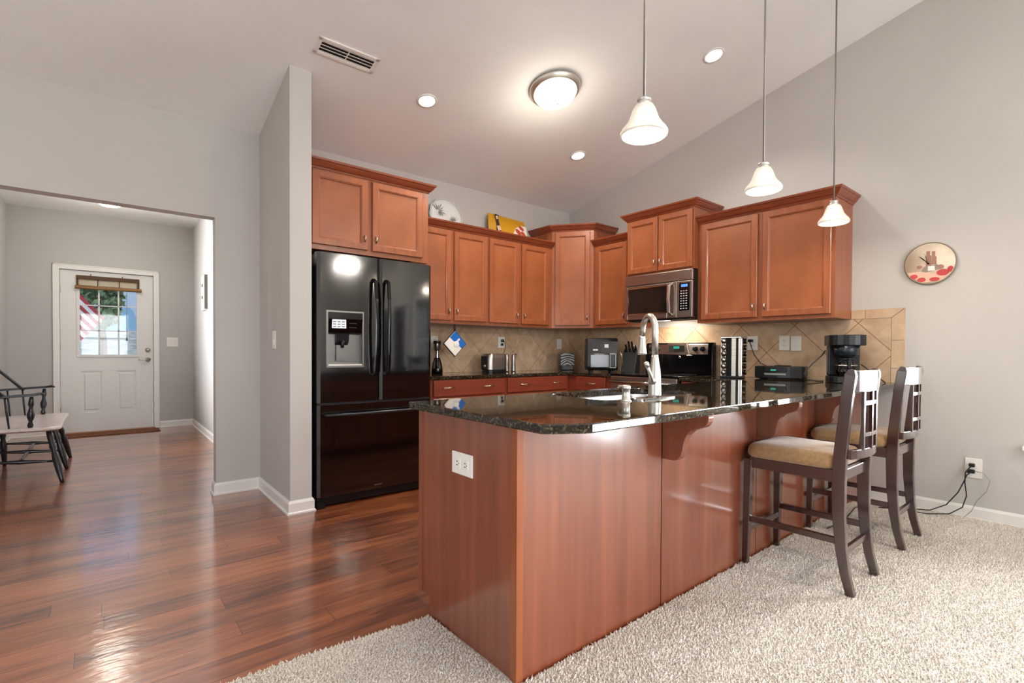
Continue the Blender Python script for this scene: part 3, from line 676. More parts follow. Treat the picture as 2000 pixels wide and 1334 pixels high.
# peninsula
pn = thing('peninsula', 'cherry panelled peninsula carrying the granite bar counter', 'cabinet', (1.009, 1.232, 0))
PL = XR-.001-1.009
pb_ = MB().box(.02, .02, 0, .62, .595, CB-.001).box(.02, .59, .085, .62, .642, CB-.001).box(1.46, .02, 0, PL, .595, CB-.001).box(1.46, .59, .085, PL, .642, CB-.001)
pb_.box(.62, .02, 0, 1.46, .595, .62).box(.62, .02, .62, 1.46, .12, CB-.001).box(.62, .625, .085, 1.46, .642, CB-.001)
pb_.build('body', M['cherry'], pn)
e_ = MB().prism([(0.0, 0), (.552, 0), (.552, .085), (.640, .085), (.640, CB-.001), (0.0, CB-.001)], 0, .02, 'x')
e_.build('end_panel', M['penin'], pn)
seams = [0.0, .791, 1.650, 2.439, PL]
for i in range(4):
    MB().bbox(seams[i]+(.003 if i else 0), 0, 0, seams[i+1]-.003, .02, CB-.001, .002).build('bar_panel', M['penin'], pn)
MB().prism([(-.004, -.005), (.024, -.005), (.024, .001), (.001, .001), (.001, .028), (-.004, .028)], 0, CB-.001).build('corner_trim', M['cherry'], pn, bevel=.0015)
MB().box(-.006, .612, .085, 0, .640, CB-.001).build('face_frame_edge', M['penin'], pn)
# kitchen side fronts of the peninsula
for i in range(4):
    x0 = .05+i*.58
    dd = door_mb(.55, .60).build('door', [M['cherry'], M['cherryp']], pn, loc=(x0+.55, .642, .10), rot=(0, 0, R(180)))
    knob_mb(.03, .53).build('handle', M['knob'], dd)
def corbel(x, sc):
    pts = [(0, 0)]
    # profile in (y toward bar edge, z down) : S curve
    for a in [(.195, 0), (.200, -.012), (.198, -.028), (.190, -.042), (.178, -.052), (.150, -.062), (.130, -.072), (.112, -.090), (.102, -.112), (.096, -.138), (.092, -.162), (.084, -.184), (.070, -.198), (.052, -.204), (0, -.204)]: pts.append(a)
    return MB().prism([(-p[0]*1.06, p[1]*sc+CB-.002) for p in pts], x-.002, x+.036, 'x').build('corbel', M['penin'], pn, bevel=.003)
for x in (.791, 1.652, 2.441): corbel(x, 1.0)
# granite counters
gp = [(.975, 1.91), (.975, 1.085), (.985, 1.068), (1.088, 1.006), (1.108, 1.0), (XR-.001, 1.0), (XR-.001, 2.372), (3.695, 2.372), (3.695, 1.91)]
# sink cut out: build the top as a bmesh with a hole
SX0, SX1, SY0, SY1 = 1.68, 2.42, 1.43, 1.835
def rrect(x0, y0, x1, y1, r, n=6):
    out = []
    for cx_, cy_, a0 in ((x1-r, y1-r, 0), (x0+r, y1-r, 90), (x0+r, y0+r, 180), (x1-r, y0+r, 270)):
        for k in range(n+1):
            a = R(a0+90*k/n); out.append((cx_+r*math.cos(a), cy_+r*math.sin(a)))
    return out
def slab_hole(outer, hole, z0, z1):
    bm = bmesh.new()
    def loop(pts, z): 
        vs_ = [bm.verts.new((p[0], p[1], z)) for p in pts]; return vs_
    for z in (z0, z1):
        lo = loop(outer, z); li = loop(hole, z)
        es = [bm.edges.new((lo[i], lo[(i+1) % len(lo)])) for i in range(len(lo))]+[bm.edges.new((li[i], li[(i+1) % len(li)])) for i in range(len(li))]
        bmesh.ops.triangle_fill(bm, use_beauty=True, edges=es, normal=(0, 0, 1))
        if z == z0: lo0, li0 = lo, li
    for a, b_ in ((lo0, lo), (li0, li)):
        for i in range(len(a)): bm.faces.new((a[i], a[(i+1) % len(a)], b_[(i+1) % len(a)], b_[i]))
    bmesh.ops.recalc_face_normals(bm, faces=bm.faces[:])
    me = bpy.data.meshes.new('granite_countertop'); bm.to_mesh(me); bm.free(); return me
me = slab_hole(gp, rrect(SX0, SY0, SX1, SY1, .07), CB, CT); me.materials.append(M['granite'])
go = bpy.data.objects.new('granite_countertop', me); COL.objects.link(go)
bv = go.modifiers.new('bevel', 'BEVEL'); bv.width = .004; bv.segments = 2; bv.limit_method = 'ANGLE'; bv.angle_limit = R(50)
tag(go, 'dark polished granite counter of the peninsula bar with the sink', 'countertop')
g2 = MB().prism([(1.975, 3.675), (3.695, 3.675), (3.695, 3.112), (XR-.001, 3.112), (XR-.001, YB-.001), (1.975, YB-.001)], CB, CT)
tag(g2.build('granite_countertop', M['granite'], bevel=.004), 'dark granite counter along the back wall and round the corner', 'countertop')
# sink bowl
sk = thing('kitchen_sink', 'stainless undermount sink in the peninsula counter behind the faucet', 'sink', (2.05, 1.63, CB-.19))
mb = MB(); rings = []
for ins, z in ((-.012, CB-.002), (0.0, CB-.002), (.004, CB-.012), (.012, CB-.17), (.05, CB-.19)):
    rings.append([(p[0]-2.05, p[1]-1.63, z-(CB-.19)) for p in rrect(SX0+ins, SY0+ins, SX1-ins, SY1-ins, max(.03, .07-ins))])
mb.loft(rings, cap=False, smooth=True); n = len(rings[0]); mb.f.append(list(range(4*n, 5*n))); mb.mi.append(0); mb.sm.append(False)
mb.build('bowl', M['steelwhite'], sk)
MB().lathe([(.04, .001), (.04, .004), (.025, .003)], (0, 0, 0), 20).build('drain', M['steeld'], sk)

# ------------------------------------------------------------------ backsplash
bB = MB().box(XR-.008, 1.052, CT+.001, XR-.0005, YB-.009, 1.334)
bB.box(XR-.008, 1.052, 1.334, XR-.0005, 1.303, 1.335)
o = bB.build('tile_backsplash', M['tileB']); rel(o, (XR, 1.481, 1.080)); tag(o, 'diagonal beige tile backsplash on the right wall behind the range', 'backsplash')
joints = [1.303, 1.21, 1.052]
for a, b_ in ((.971, .971), ): pass
def piece(poly): return MB().prism(poly, XR-.009, XR-.0005, 'x')
G = .0018; Y0, Y1, Z1, Z2 = .971, 1.050, 1.335, 1.403
pcs = [[(1.213, Z1+G), (1.303, Z1+G), (1.303, Z2), (1.213, Z2)],
       [(Y1+G*1.5, Z1+G), (1.210, Z1+G), (1.210, Z2), (Y0+.002+G, Z2)],
       [(Y0, Z2-.002-G), (Y1, Z1), (Y1, 1.175), (Y0, 1.175)],
       [(Y0, 1.172), (Y1, 1.172), (Y1, .975), (Y0, .975)],
       [(Y0, .972), (Y1, .972), (Y1, CT+.001), (Y0, CT+.001)]]
for p_ in pcs:
    q_ = piece(p_).build('border_tile', M['tileT'], o, bevel=.001); q_.matrix_parent_inverse = Matrix.Translation((-XR, -1.481, -1.080))
oA = MB().box(1.98, YB-.008, CT+.001, XR-.0005, YB-.0005, 1.334).build('tile_backsplash', M['tileA']); rel(oA, (2.56, YB, 1.080))
tag(oA, 'diagonal beige tile backsplash on the back wall behind the toaster', 'backsplash')

# ------------------------------------------------------------------ fridge
fr_ = thing('refrigerator', 'glossy black french door refrigerator with a water dispenser', 'refrigerator', (1.097, 3.47, 0))
FW, FH = .875, 1.752
MB().bbox(.004, .075, .03, FW-.004, .78, FH-.006, .006).box(.03, .10, 0, FW-.03, .76, .03).build('body', M['blackp'], fr_)
def curved_door(x0, x1, z0, z1, dep=.07, bow=.010, hole=None):
    """door front gently bowed toward -Y"""
    n = 14; mb = MB(); pts = []
    for i in range(n+1):
        u = i/n; x = x0+(x1-x0)*u
        g_ = (x-FW/2)/(FW/2); y = bow*g_*g_
        e = min(u, 1-u)*(x1-x0); 
        if e < .012: y += .012-math.sqrt(max(0, .012**2-(.012-e)**2))
        pts.append((x, y))
    pts += [(x1, dep), (x0, dep)]
    return mb.prism(pts, z0, z1)
GAP = .004
# left door is built round the dispenser recess
DX = (.066, .318); DZr = (.968, 1.352)
mb = MB()
def door_strip(mb, x0, x1, z0, z1, X0, X1):
    n = max(2, int((x1-x0)/.02)); pts = []
    for i in range(n+1):
        x = x0+(x1-x0)*i/n; g_ = (x-FW/2)/(FW/2); y = .010*g_*g_; e = min(x-X0, X1-x)
        if e < .012: y += .012-math.sqrt(max(0, .012**2-(.012-e)**2))
        pts.append((x, y))
    pts += [(x1, .07), (x0, .07)]; mb.prism(pts, z0, z1)
XA, XB_ = .002, FW/2+.004-GAP/2
Zt, Zb = FH, .722
door_strip(mb, XA, DX[0], Zb, Zt, XA, XB_); door_strip(mb, DX[1], XB_, Zb, Zt, XA, XB_)
door_strip(mb, DX[0], DX[1], Zb, DZr[0], XA, XB_); door_strip(mb, DX[0], DX[1], DZr[1], Zt, XA, XB_)
ld = mb.build('door', M['fridge'], fr_)
mb = MB(); door_strip(mb, XB_+GAP, FW-.002, Zb, Zt, XB_+GAP, FW-.002); rd = mb.build('door', M['fridge'], fr_)
mb = MB(); door_strip(mb, XA, FW-.002, .075, .706, XA, FW-.002); fz = mb.build('freezer_drawer', M['fridge'], fr_)
MB().box(.004, .012, .706, FW-.004, .075, .722).build('seam_strip', mat('seam_grey', srgb(70, 72, 76), .25, .8), fr_)
MB().bbox(.01, .03, .012, FW-.01, .09, .070, .004).box(0, .0, .0, .05, .08, .05).build('base_grille', M['blackp'], fr_)
for i in range(6): pass
for x, nm in ((XB_-.045, ld), (XB_+.052, rd)):
    pts = [(x, .0, 1.595), (x, -.040, 1.575), (x, -.058, 1.45), (x, -.064, 1.25), (x, -.058, 1.05), (x, -.040, .925), (x, .0, .905)]
    mb = MB(); mb.bar(pts, .022, [.02, .024, .018, .016, .018, .024, .02], (1, 0, 0))
    mb.build('handle', M['black'], nm, bevel=.004)
pts = [(.04, 0, .640), (.055, -.045, .640), (.20, -.056, .640), (FW/2, -.060, .640), (FW-.20, -.056, .640), (FW-.055, -.045, .640), (FW-.04, 0, .640)]
MB().tube(pts, [.012, .013, .011, .011, .011, .013, .012], 10).build('handle', mat('dark_chrome', srgb(60, 62, 66), .2, .9), fz)
# dispenser
dp = MB().box(DX[0], .055, DZr[0], DX[1], .065, DZr[1]).box(DX[0], .008, DZr[0], DX[0]+.006, .06, DZr[1]).box(DX[1]-.006, .004, DZr[0], DX[1], .06, DZr[1]).box(DX[0], .006, DZr[0], DX[1], .06, DZr[0]+.008).box(DX[0], .006, DZr[1]-.006, DX[1], .06, DZr[1])
dp.build('dispenser_recess', M['panelgrey'], ld)
fm_ = MB(); ring(fm_, DX[0]+.006, DZr[0]+.006, DX[1]-.006, DZr[1]-.006, DX[0]-.005, DZr[0]-.005, DX[1]+.005, DZr[1]+.005, -.001, .012); fm_.build('dispenser_frame', M['panelgrey'], ld)
MB().prism([(.006, 1.205), (.055, 1.195), (.055, 1.345), (-.010, 1.345), (-.012, 1.30)], DX[0]+.008, DX[1]-.008, 'x').build('control_panel', M['black'], ld)
MB().box(DX[0]+.03, -.0135, 1.235, DX[0]+.125, -.003, 1.295).build('display', M['lcdw'], ld)
mb = MB()
for i in range(3):
    for j in range(3): mb.box(DX[0]+.035+i*.03, -.0145, 1.243+j*.017, DX[0]+.055+i*.03, -.0134, 1.248+j*.017)
mb.box(DX[0]+.15, -.012, 1.24, DX[0]+.20, -.004, 1.244).box(DX[0]+.15, -.012, 1.27, DX[0]+.20, -.006, 1.274)
mb.build('display_marks', M['slot'], ld)
MB().prism([(.020, 1.205), (.054, 1.205), (.054, 1.12), (.030, 1.15)], DX[0]+.07, DX[0]+.16, 'x').lathe([(.016, 1.15), (.010, 1.10)], (DX[0]+.115, .03, 0), 10).build('spout', M['blackp'], ld)
MB().box(DX[0]+.075, .038, 1.01, DX[0]+.155, .045, 1.12).build('paddle', M['panelgrey'], ld)
MB().box(DX[0]+.008, .0, DZr[0]+.008, DX[1]-.008, .05, DZr[0]+.018).build('drip_tray', M['nickel'], ld)
MB().box(.40, -.001, .10, .46, .002, .108).build('badge', M['panelgrey'], fz)

# ------------------------------------------------------------------ range
rg = thing('kitchen_range', 'black and stainless electric range below the microwave', 'range', (3.70, 3.105, 0), RB)
RW = .730
MB().bbox(.002, .01, .03, RW-.002, .60, .862, .004).box(.03, .05, 0, RW-.03, .58, .03).build('body', M['blackp'], rg)
MB().bbox(-.001, -.012, .862, RW+.001, .56, .876, .004).build('cooktop', M['black'], rg)
mb = MB()
for x, y, r_ in ((.19, .14, .10), (.54, .14, .08), (.19, .40, .08), (.54, .40, .10)): mb.lathe([(r_, .8765), (r_, .8768), (r_-.003, .8768), (r_-.003, .8765)], (x, y, 0), 32, cap=False)
mb.build('burner_ring', M['panelgrey'], rg)
od = MB().bbox(.006, -.018, .20, RW-.006, .012, .855, .006).build('oven_door', M['steel'], rg)
MB().bbox(.09, -.021, .32, RW-.09, -.017, .70, .004).build('window', M['glassd'], od)
MB().tube([(.03, -.062, .805), (RW-.03, -.062, .805)], .014, 12).tube([(.06, -.062, .805), (.06, -.01, .805)], .010, 8).tube([(RW-.06, -.062, .805), (RW-.06, -.01, .805)], .010, 8).build('oven_handle', M['steeld'], od)
MB().bbox(.006, -.012, .045, RW-.006, .012, .19, .005).build('storage_drawer', M['steel'], rg)
bgd = MB().prism([(.535, .876), (.535, 1.05), (.545, 1.150), (.560, 1.172), (.600, 1.172), (.600, .876)], 0, RW, 'x').build('backguard', M['black'], rg, bevel=.004)
cpn = MB().prism([(.533, 1.062), (.543, 1.152), (.5475, 1.160), (.5475, 1.062)], .035, RW-.045, 'x').build('control_panel', M['steel'], bgd)
# raised centre module with slanted ends
x0, x1 = .245, .475
mb = MB(); mb.add([(x0, .530, 1.060), (x1+.03, .530, 1.055), (x1, .536, 1.165), (x0+.015, .536, 1.165), (x0, .545, 1.060), (x1+.03, .545, 1.055), (x1, .56, 1.168), (x0+.015, .56, 1.168)], [(0, 1, 2, 3), (4, 7, 6, 5), (0, 4, 5, 1), (1, 5, 6, 2), (2, 6, 7, 3), (3, 7, 4, 0)])
mb.build('centre_module', M['steel'], bgd)
MB().bar([(x1-.002, .536, 1.165), (x1+.028, .526, 1.052)], .012, .010, (1, 0, 0)).bbox(x1+.0, .518, 1.046, x1+.055, .535, 1.056).build('chrome_bracket', M['nickel'], bgd)
MB().box(x0+.035, .5275, 1.085, x1-.03, .533, 1.145).build('display', M['glassd'], bgd)
MB().box(x0+.085, .5265, 1.115, x1-.08, .528, 1.138).build('display_digits', M['lcd'], bgd)
for x in (.075, .145, .56, .635):
    MB().lathe([(.025, .537), (.024, .530), (.018, .510), (.016, .508)], (x, 0, 1.112), 20, 'y').box(x-.003, .502, 1.095, x+.003, .512, 1.13).build('knob', M['blackp'], bgd)
MB().lathe([(.012, .534), (.012, .532)], (.395, 0, 1.035), 12, 'y').build('badge', M['nickel'], bgd)

# ------------------------------------------------------------------ microwave
mw = thing('microwave_oven', 'stainless over-the-range microwave under the raised cabinet', 'microwave', (3.90, 3.105, 1.387), RB)
MH = .423
MB().bbox(.004, .02, .0, RW-.004, XR-3.90-.003, MH, .004).build('body', M['blackp'], mw)
MB().bbox(.0, -.004, MH-.098, RW, .022, MH-.001, .006).build('vent_panel', M['steel'], mw)
dr = MB(); ring(dr, .035, .052, .478, MH-.125, 0, .0, .575, MH-.101, -.006, .02)
dd = dr.build('door', M['steel'], mw, bevel=.005)
MB().box(.034, -.001, .05, .48, .018, MH-.123).build('window', M['glassd'], dd)
ring_ = MB(); ring(ring_, .040, .058, .470, MH-.130, .032, .049, .480, MH-.121, -.009, -.002); ring_.build('window_bezel', M['steeld'], dd)
MB().bar([(.522, -.006, MH-.115), (.520, -.040, MH-.135), (.518, -.052, .165), (.520, -.040, .045), (.522, -.006, .028)], [.026]*5, [.012]*5, (1, 0, 0)).build('handle', M['nickel'], dd, bevel=.003)
MB().bbox(.578, -.006, 0, RW, .022, MH-.101, .005).build('keypad_panel', M['steel'], mw)
MB().bbox(.600, -.008, .060, RW-.024, -.004, MH-.118, .003).build('keypad', M['black'], mw)
MB().box(.622, -.0095, MH-.155, RW-.045, -.0075, MH-.132).build('display', M['lcdb'], mw)
mb = MB()
for j in range(8):
    for i in range(3): mb.box(.615+i*.026, -.0092, .075+j*.022, .630+i*.026, -.0078, .083+j*.022)
mb.build('key_print', M['print'], mw)
MB().lathe([(.010, -.008), (.010, -.004)], (.255, 0, .026), 12, 'y').build('badge', M['nickel'], mw)
MB().bbox(.03, .015, -.012, RW-.03, .25, .002, .004).build('hood_base', M['blackm'], mw)
MB().box(.30, .10, -.0135, .42, .14, -.012).build('task_lamp', mat('task_lamp_glow', (1, 1, 1, 1), .5, emit=(1, .86, .66, 1), estr=6), mw)
l = bpy.data.lights.new('hood_light', 'AREA'); l.energy = 4.5; l.size = .12; l.color = (1, .86, .68)
lo = bpy.data.objects.new('hood_light', l); lo.location = (4.08, 2.74, 1.368); lo.rotation_euler = (0, R(-18), 0); COL.objects.link(lo)

# ------------------------------------------------------------------ faucet, soap
fc = thing('kitchen_faucet', 'satin nickel gooseneck pull-down faucet beside the sink', 'faucet', (1.925, 1.36, CT))
MB().add([], [])
dk_ = MB(); rr_ = rrect(-.140, -.028, .145, .028, .027, 8)
dk_.loft([[(p[0], p[1], 0) for p in rr_], [(p[0], p[1], .005) for p in rr_], [(p[0]*.97, p[1]*.9, .009) for p in rr_]]); dk_.build('deck_plate', M['steeld'], fc)
MB().lathe([(.031, .009), (.030, .02), (.028, .09), (.025, .13), (.019, .165), (.0165, .18), (.0150, .20)], (0, 0, 0), 24).build('body', M['nickel'], fc)
hx, hy = .062, .118       # head offset
L_ = math.hypot(hx, hy); ux, uy = hx/L_, hy/L_
pts = [(0, 0, .19), (0, 0, .30)]
rA = L_/2-.004
for k in range(0, 11):
    a = math.pi*k/10; s_ = rA-rA*math.cos(a); pts.append((ux*s_, uy*s_, .318+rA*1.0*math.sin(a)))
pts.append((hx*.98, hy*.98, .29))
MB().tube(pts, [.0150]*2+[.0148]*5+[.013]*6+[.0125], 14).build('gooseneck', M['nickel'], fc)
MB().lathe([(.014, .292), (.0145, .285), (.017, .25), (.022, .215), (.024, .205), (.021, .200)], (hx, hy, 0), 20).build('spray_head', M['nickel'], fc)
MB().bbox(hx-.026, hy-.012, .280, hx-.012, hy+.004, .288, .002).build('spray_button', M['nickel'], fc)
MB().tube([(0, 0, .085), (-.045, -.012, .083)], [.020, .017], 16).tube([(-.045, -.012, .083), (-.055, -.02, .098), (-.098, -.03, .152)], [.012, .008, .008], 10).tube([(-.095, -.029, .148), (-.108, -.032, .164)], [.009, .0115], 10).build('lever', M['nickel'], fc)
sp = thing('soap_dispenser', 'short nickel soap dispenser on the counter left of the faucet', 'soap dispenser', (1.722, 1.362, CT))
MB().lathe([(.026, 0), (.024, .004), (.018, .008), (.017, .05), (.019, .053), (.019, .066), (.014, .070)], (0, 0, 0), 20).build('pump', M['nickel'], sp)
MB().tube([(0, 0, .060), (.012, .05, .062), (.014, .056, .055)], [.007, .005, .004], 8).build('nozzle', M['nickel'], sp)

# ------------------------------------------------------------------ counter objects
# toaster
ts = thing('toaster', 'stainless two-slice toaster on the back counter', 'toaster', (3.02, 4.06, CT+.001), R(4))
rr_ = rrect(-.125, -.075, .125, .075, .05, 6)
MB().loft([[(p[0], p[1], z) for p in rr_] for z in (0, .03)]).build('base', M['blackp'], ts)
mb = MB(); mb.loft([[(p[0]*s_, p[1]*s_, z) for p in rr_] for z, s_ in ((.03, 1), (.03, 1.01), (.15, .99), (.175, .95), (.185, .86))], smooth=False); mb.build('shell', M['steel'], ts, bevel=.002)
MB().box(-.085, -.042, .1845, .085, -.012, .1865).box(-.085, .012, .1845, .085, .042, .1865).build('slot', M['slot'], ts)
MB().bbox(-.134, -.05, .03, -.118, .05, .165, .008).build('end_cap', M['blackp'], ts)
MB().bbox(-.152, -.012, .11, -.132, .012, .125, .003).build('lever', M['blackp'], ts)
MB().lathe([(.014, -.135), (.012, -.148)], (0, -.02, .065), 14, 'x').build('browning_knob', M['nickel'], ts)
tc_ = MB().tube([(3.297, YB-.024, 1.195), (3.31, YB-.05, 1.185), (3.315, YB-.055, 1.13), (3.29, YB-.06, 1.06), (3.24, YB-.05, .95), (3.19, YB-.07, .885), (3.125, 4.14, .89)], .0032, 7)
tc_.bbox(3.280, YB-.040, 1.180, 3.312, YB-.018, 1.212, .005).bbox(3.280, YB-.036, 1.142, 3.306, YB-.018, 1.168, .005)
tag(tc_.build('power_cord', M['blackp']), 'black cord from the toaster up to the outlet above it', 'cord')
# mills
for i, (x, h_, s_, lb) in enumerate(((3.235, .185, 1.0, 'taller brushed steel mill right behind the toaster'), (3.325, .180, .95, 'slim steel mill with a lever top, rightmost beside the toaster'))):
    t = thing('spice_mill', lb, 'mill', (x, 4.13, CT+.001), 0, 'steel mills beside the toaster')
    MB().lathe([(.026*s_, 0), (.027*s_, .01), (.022*s_, .10), (.024*s_, .125), (.022*s_, h_-.01), (.016*s_, h_)], (0, 0, 0), 18).build('body', M['steel'], t)
    if i: MB().tube([(0, 0, h_), (.02, 0, h_+.008), (.045, 0, h_-.006)], .004, 6).build('lever', M['steeld'], t)
# wine opener
t = thing('wine_opener', 'upright steel and black bottle opener on its stand beside the fridge', 'bottle opener', (2.395, 4.12, CT+.001))
MB().lathe([(.052, 0), (.054, .03), (.046, .09), (.030, .14), (.026, .15)], (0, 0, 0), 20).build('stand', M['glasst'], t)
MB().lathe([(.046, .002), (.046, .04), (.02, .05)], (0, 0, 0), 16).build('charging_base', M['blackp'], t)
MB().lathe([(.018, .05), (.020, .15), (.017, .20), (.019, .215)], (0, 0, 0), 16).build('barrel', M['steeld'], t)
MB().lathe([(.020, .215), (.034, .235), (.036, .30), (.033, .31)], (0, 0, 0), 18).build('grip', M['steel'], t)
MB().lathe([(.0365, .28), (.0365, .305)], (0, 0, 0), 18).build('collar', M['blackp'], t)
# pot holder
ph = thing('pot_holder', 'blue and white quilted pot holder hanging from the cabinet edge', 'pot holder', (2.494, 3.972, 1.318))
s2 = .118
def diamond(s_, y0, y1, cz_=-.168): return MB().prism([(0, cz_+s_*1.0), (s_, cz_), (0, cz_-s_), (-s_, cz_)], y0, y1, 'y')
diamond(s2+.008, -.008, .004).build('binding', M['blackm'], ph, bevel=.004)
white_c = mat('white_cotton', srgb(232, 226, 220), .9); blue_c = mat('blue_cotton', srgb(20, 100, 190), .85)
diamond(s2-.002, -.012, 0).build('quilt', white_c, ph, bevel=.002)
k = s2-.004
MB().prism([(0, -.168+k), (k, -.168), (k*.62, -.168-k*.38), (-k*.50, -.168+k*.50)], -.0135, -.011, 'y').build('blue_patch', blue_c, ph)
mb = MB().lathe([(.030, -.016), (.030, -.012)], (.012, 0, -.172), 14, 'y').prism([(.03, -.150), (.052, -.128), (.040, -.116), (.015, -.138)], -.016, -.012, 'y')
mb.build('pitcher_applique', white_c, ph, bevel=.001)
MB().tube([(-.004, -.002, -.05), (-.010, -.003, -.02), (-.004, 0, .002), (0.004, 0, .014), (.008, -.003, -.02), (.004, -.002, -.05)], .005, 7).build('loop', M['blackm'], ph)
# black and white square on a stand
t = thing('patterned_plaque', 'small black and white patterned square on a black base in the corner', 'decoration', (4.12, 4.115, CT+.001), R(-42))
zb = mat('swirl_pattern', srgb(200, 200, 200), .4); b = zb.node_tree.nodes['Principled BSDF']
tc = N(zb, 'ShaderNodeTexCoord'); wv = N(zb, 'ShaderNodeTexWave', wave_type='RINGS', rings_direction='Y'); wv.inputs['Scale'].default_value = 11; wv.inputs['Distortion'].default_value = 4; wv.inputs['Detail'].default_value = 1; wv.inputs['Detail Scale'].default_value = 1.2
L(zb, tc.outputs['Object'], wv.inputs['Vector']); r = N(zb, 'ShaderNodeValToRGB'); r.color_ramp.interpolation = 'CONSTANT'; r.color_ramp.elements[0].color = srgb(34, 32, 34); r.color_ramp.elements[1].position = .45; r.color_ramp.elements[1].color = srgb(196, 196, 196)
L(zb, wv.outputs['Fac'], r.inputs[0]); L(zb, r.outputs[0], b.inputs['Base Color'])
MB().bbox(-.078, -.02, .055, .078, .012, .195, .003).build('face', zb, t)
MB().bbox(-.070, -.035, 0, .070, .05, .055, .006).build('base', M['blackp'], t)
# air fryer oven in the corner
t = thing('air_fryer', 'black air fryer with a windowed door in the kitchen corner', 'air fryer', (4.03, 3.525, CT+.001), R(-42))
pr = [(-.13, 0.02), (-.145, .06), (-.145, .20), (-.125, .32), (-.10, .355), (.10, .355), (.135, .30), (.14, .05), (.12, .02)]
MB().prism([(p[0], p[1]) for p in pr], -.16, .16, 'x').build('body', M['blackp'], t, bevel=.012)
bo = MB().bbox(-.13, -.160, .045, .07, -.140, .20, .008).build('door', M['glassd'], t)
MB().tube([(-.115, -.165, .185), (-.115, -.19, .188), (.055, -.19, .188), (.055, -.165, .185)], .007, 8).build('handle', M['steeld'], bo)
fq = MB(); ring(fq, .078, .055, .125, .185, .070, .045, .135, .198, -.165, -.140); fq.build('window_frame', M['panelgrey'], t, bevel=.002)
MB().prism([(-.1455, .215), (-.1285, .31), (-.120, .31), (-.137, .215)], -.11, -.02, 'x').build('control_panel', M['glassd'], t)
MB().prism([(-.1475, .225), (-.1445, .24), (-.140, .24), (-.143, .225)], -.10, -.05, 'x').prism([(-.142, .255), (-.136, .29), (-.130, .29), (-.136, .255)], .02, .06, 'x').build('display_marks', M['print'], t)
MB().box(-.12, -.10, 0, -.09, -.07, .022).box(.09, -.10, 0, .12, -.07, .022).box(-.12, .07, 0, -.09, .10, .022).box(.09, .07, 0, .12, .10, .022).build('foot', M['blackm'], t)
# knife block
t = thing('knife_block', 'black knife block with dark handles left of the range', 'knife block', (4.13, 3.215, CT+.001), R(-75))
MB().prism([(-.075, 0), (.06, 0), (.085, .19), (-.01, .225)], -.075, .075, 'x').build('block', M['blackm'], t, bevel=.006)
kh = [(-.05, 0.0, .30), (-.02, .0, .335), (.015, .0, .33), (.05, 0, .29), (-.045, -.03, .25), (.0, -.03, .27), (.045, -.03, .245)]
for i, (x, y, z) in enumerate(kh):
    zb_ = .205; MB().bar([(x, y+.03, zb_-.01), (x, y+.012, (zb_+z)/2), (x, y-.012, z-.01)], [.022, .024, .018], [.012, .014, .012], (1, 0, 0)).build('knife_handle', M['blackp'], t, bevel=.003)
MB().tube([(.055, -.05, .235), (.075, -.075, .255), (.07, -.09, .285), (.05, -.08, .28), (.05, -.055, .25)], .006, 7).build('scissors_handle', M['steel'], t)
MB().tube([(-.045, -.075, .06), (-.05, -.115, .18), (-.06, -.12, .21)], .005, 6).build('steel_tongs', M['nickel'], t)
# spice rack with jars
sr = thing('spice_rack', 'square revolving spice rack tower with rows of round lids', 'spice rack', (4.075, 2.10, CT+.001), R(-74))
MB().bbox(-.085, -.085, 0, .085, .085, .014, .005).build('base', M['blackp'], sr)
MB().bbox(-.082, -.082, .332, .082, .082, .345, .004).build('top', M['steeld'], sr)
for sx in (-1, 1):
    for sy in (-1, 1): MB().bbox(sx*.082-.008*sx-.006, sy*.076-.006, .014, sx*.082-.008*sx+.006, sy*.076+.006, .332, .002).build('corner_post', M['steel'], sr)
MB().box(-.045, -.045, .014, .045, .045, .332).build('core', M['blackm'], sr)
MB().bbox(.004, -.080, .014, .040, -.046, .332, .003).build('steel_face', M['steel'], sr)
MB().bbox(.046, -.020, .014, .078, .020, .332, .003).build('steel_face', M['steeld'], sr)
jarm = mat('jar_contents', srgb(92, 62, 40), .4)
jr = thing('spice_jar', 'small spice jar lying in the left column of the spice rack', 'jar', (0, 0, 0), 0, 'spice jars in the rack tower')
MB().lathe([(.019, -.030), (.020, -.028), (.020, 0)], (0, 0, 0), 14, 'y').build('glass', jarm, jr)
MB().lathe([(.021, -.046), (.022, -.044), (.022, -.030)], (0, 0, 0), 14, 'y').mat(1).lathe([(.013, -.048), (.013, -.046)], (0, 0, 0), 12, 'y').build('lid', [M['blackp'], M['nickel']], jr)
rm = Matrix.Translation(sr.location) @ Matrix.Rotation(R(-74), 4, 'Z')
first = True; rows = ['bottom', 'second', 'third', 'fourth', 'fifth', 'top']
for face, (fx, fy, fr2, txt) in enumerate(((-.052, -.052, 0, 'left column'), (.052, .0500, 90, 'right column'))):
    for j in range(6):
        p = rm @ Vector((fx, fy, .045+j*.0525)); lb = 'small round spice jar in the spice rack tower, %s, %s row' % (txt, rows[j]+(' from the bottom' if j in (1, 2, 3, 4) else ''))
        if first: o = jr; first = False; o['label'] = lb
        else: o = dup(jr, lb)
        o.location = p; o.rotation_euler = (0, 0, R(-74+fr2))
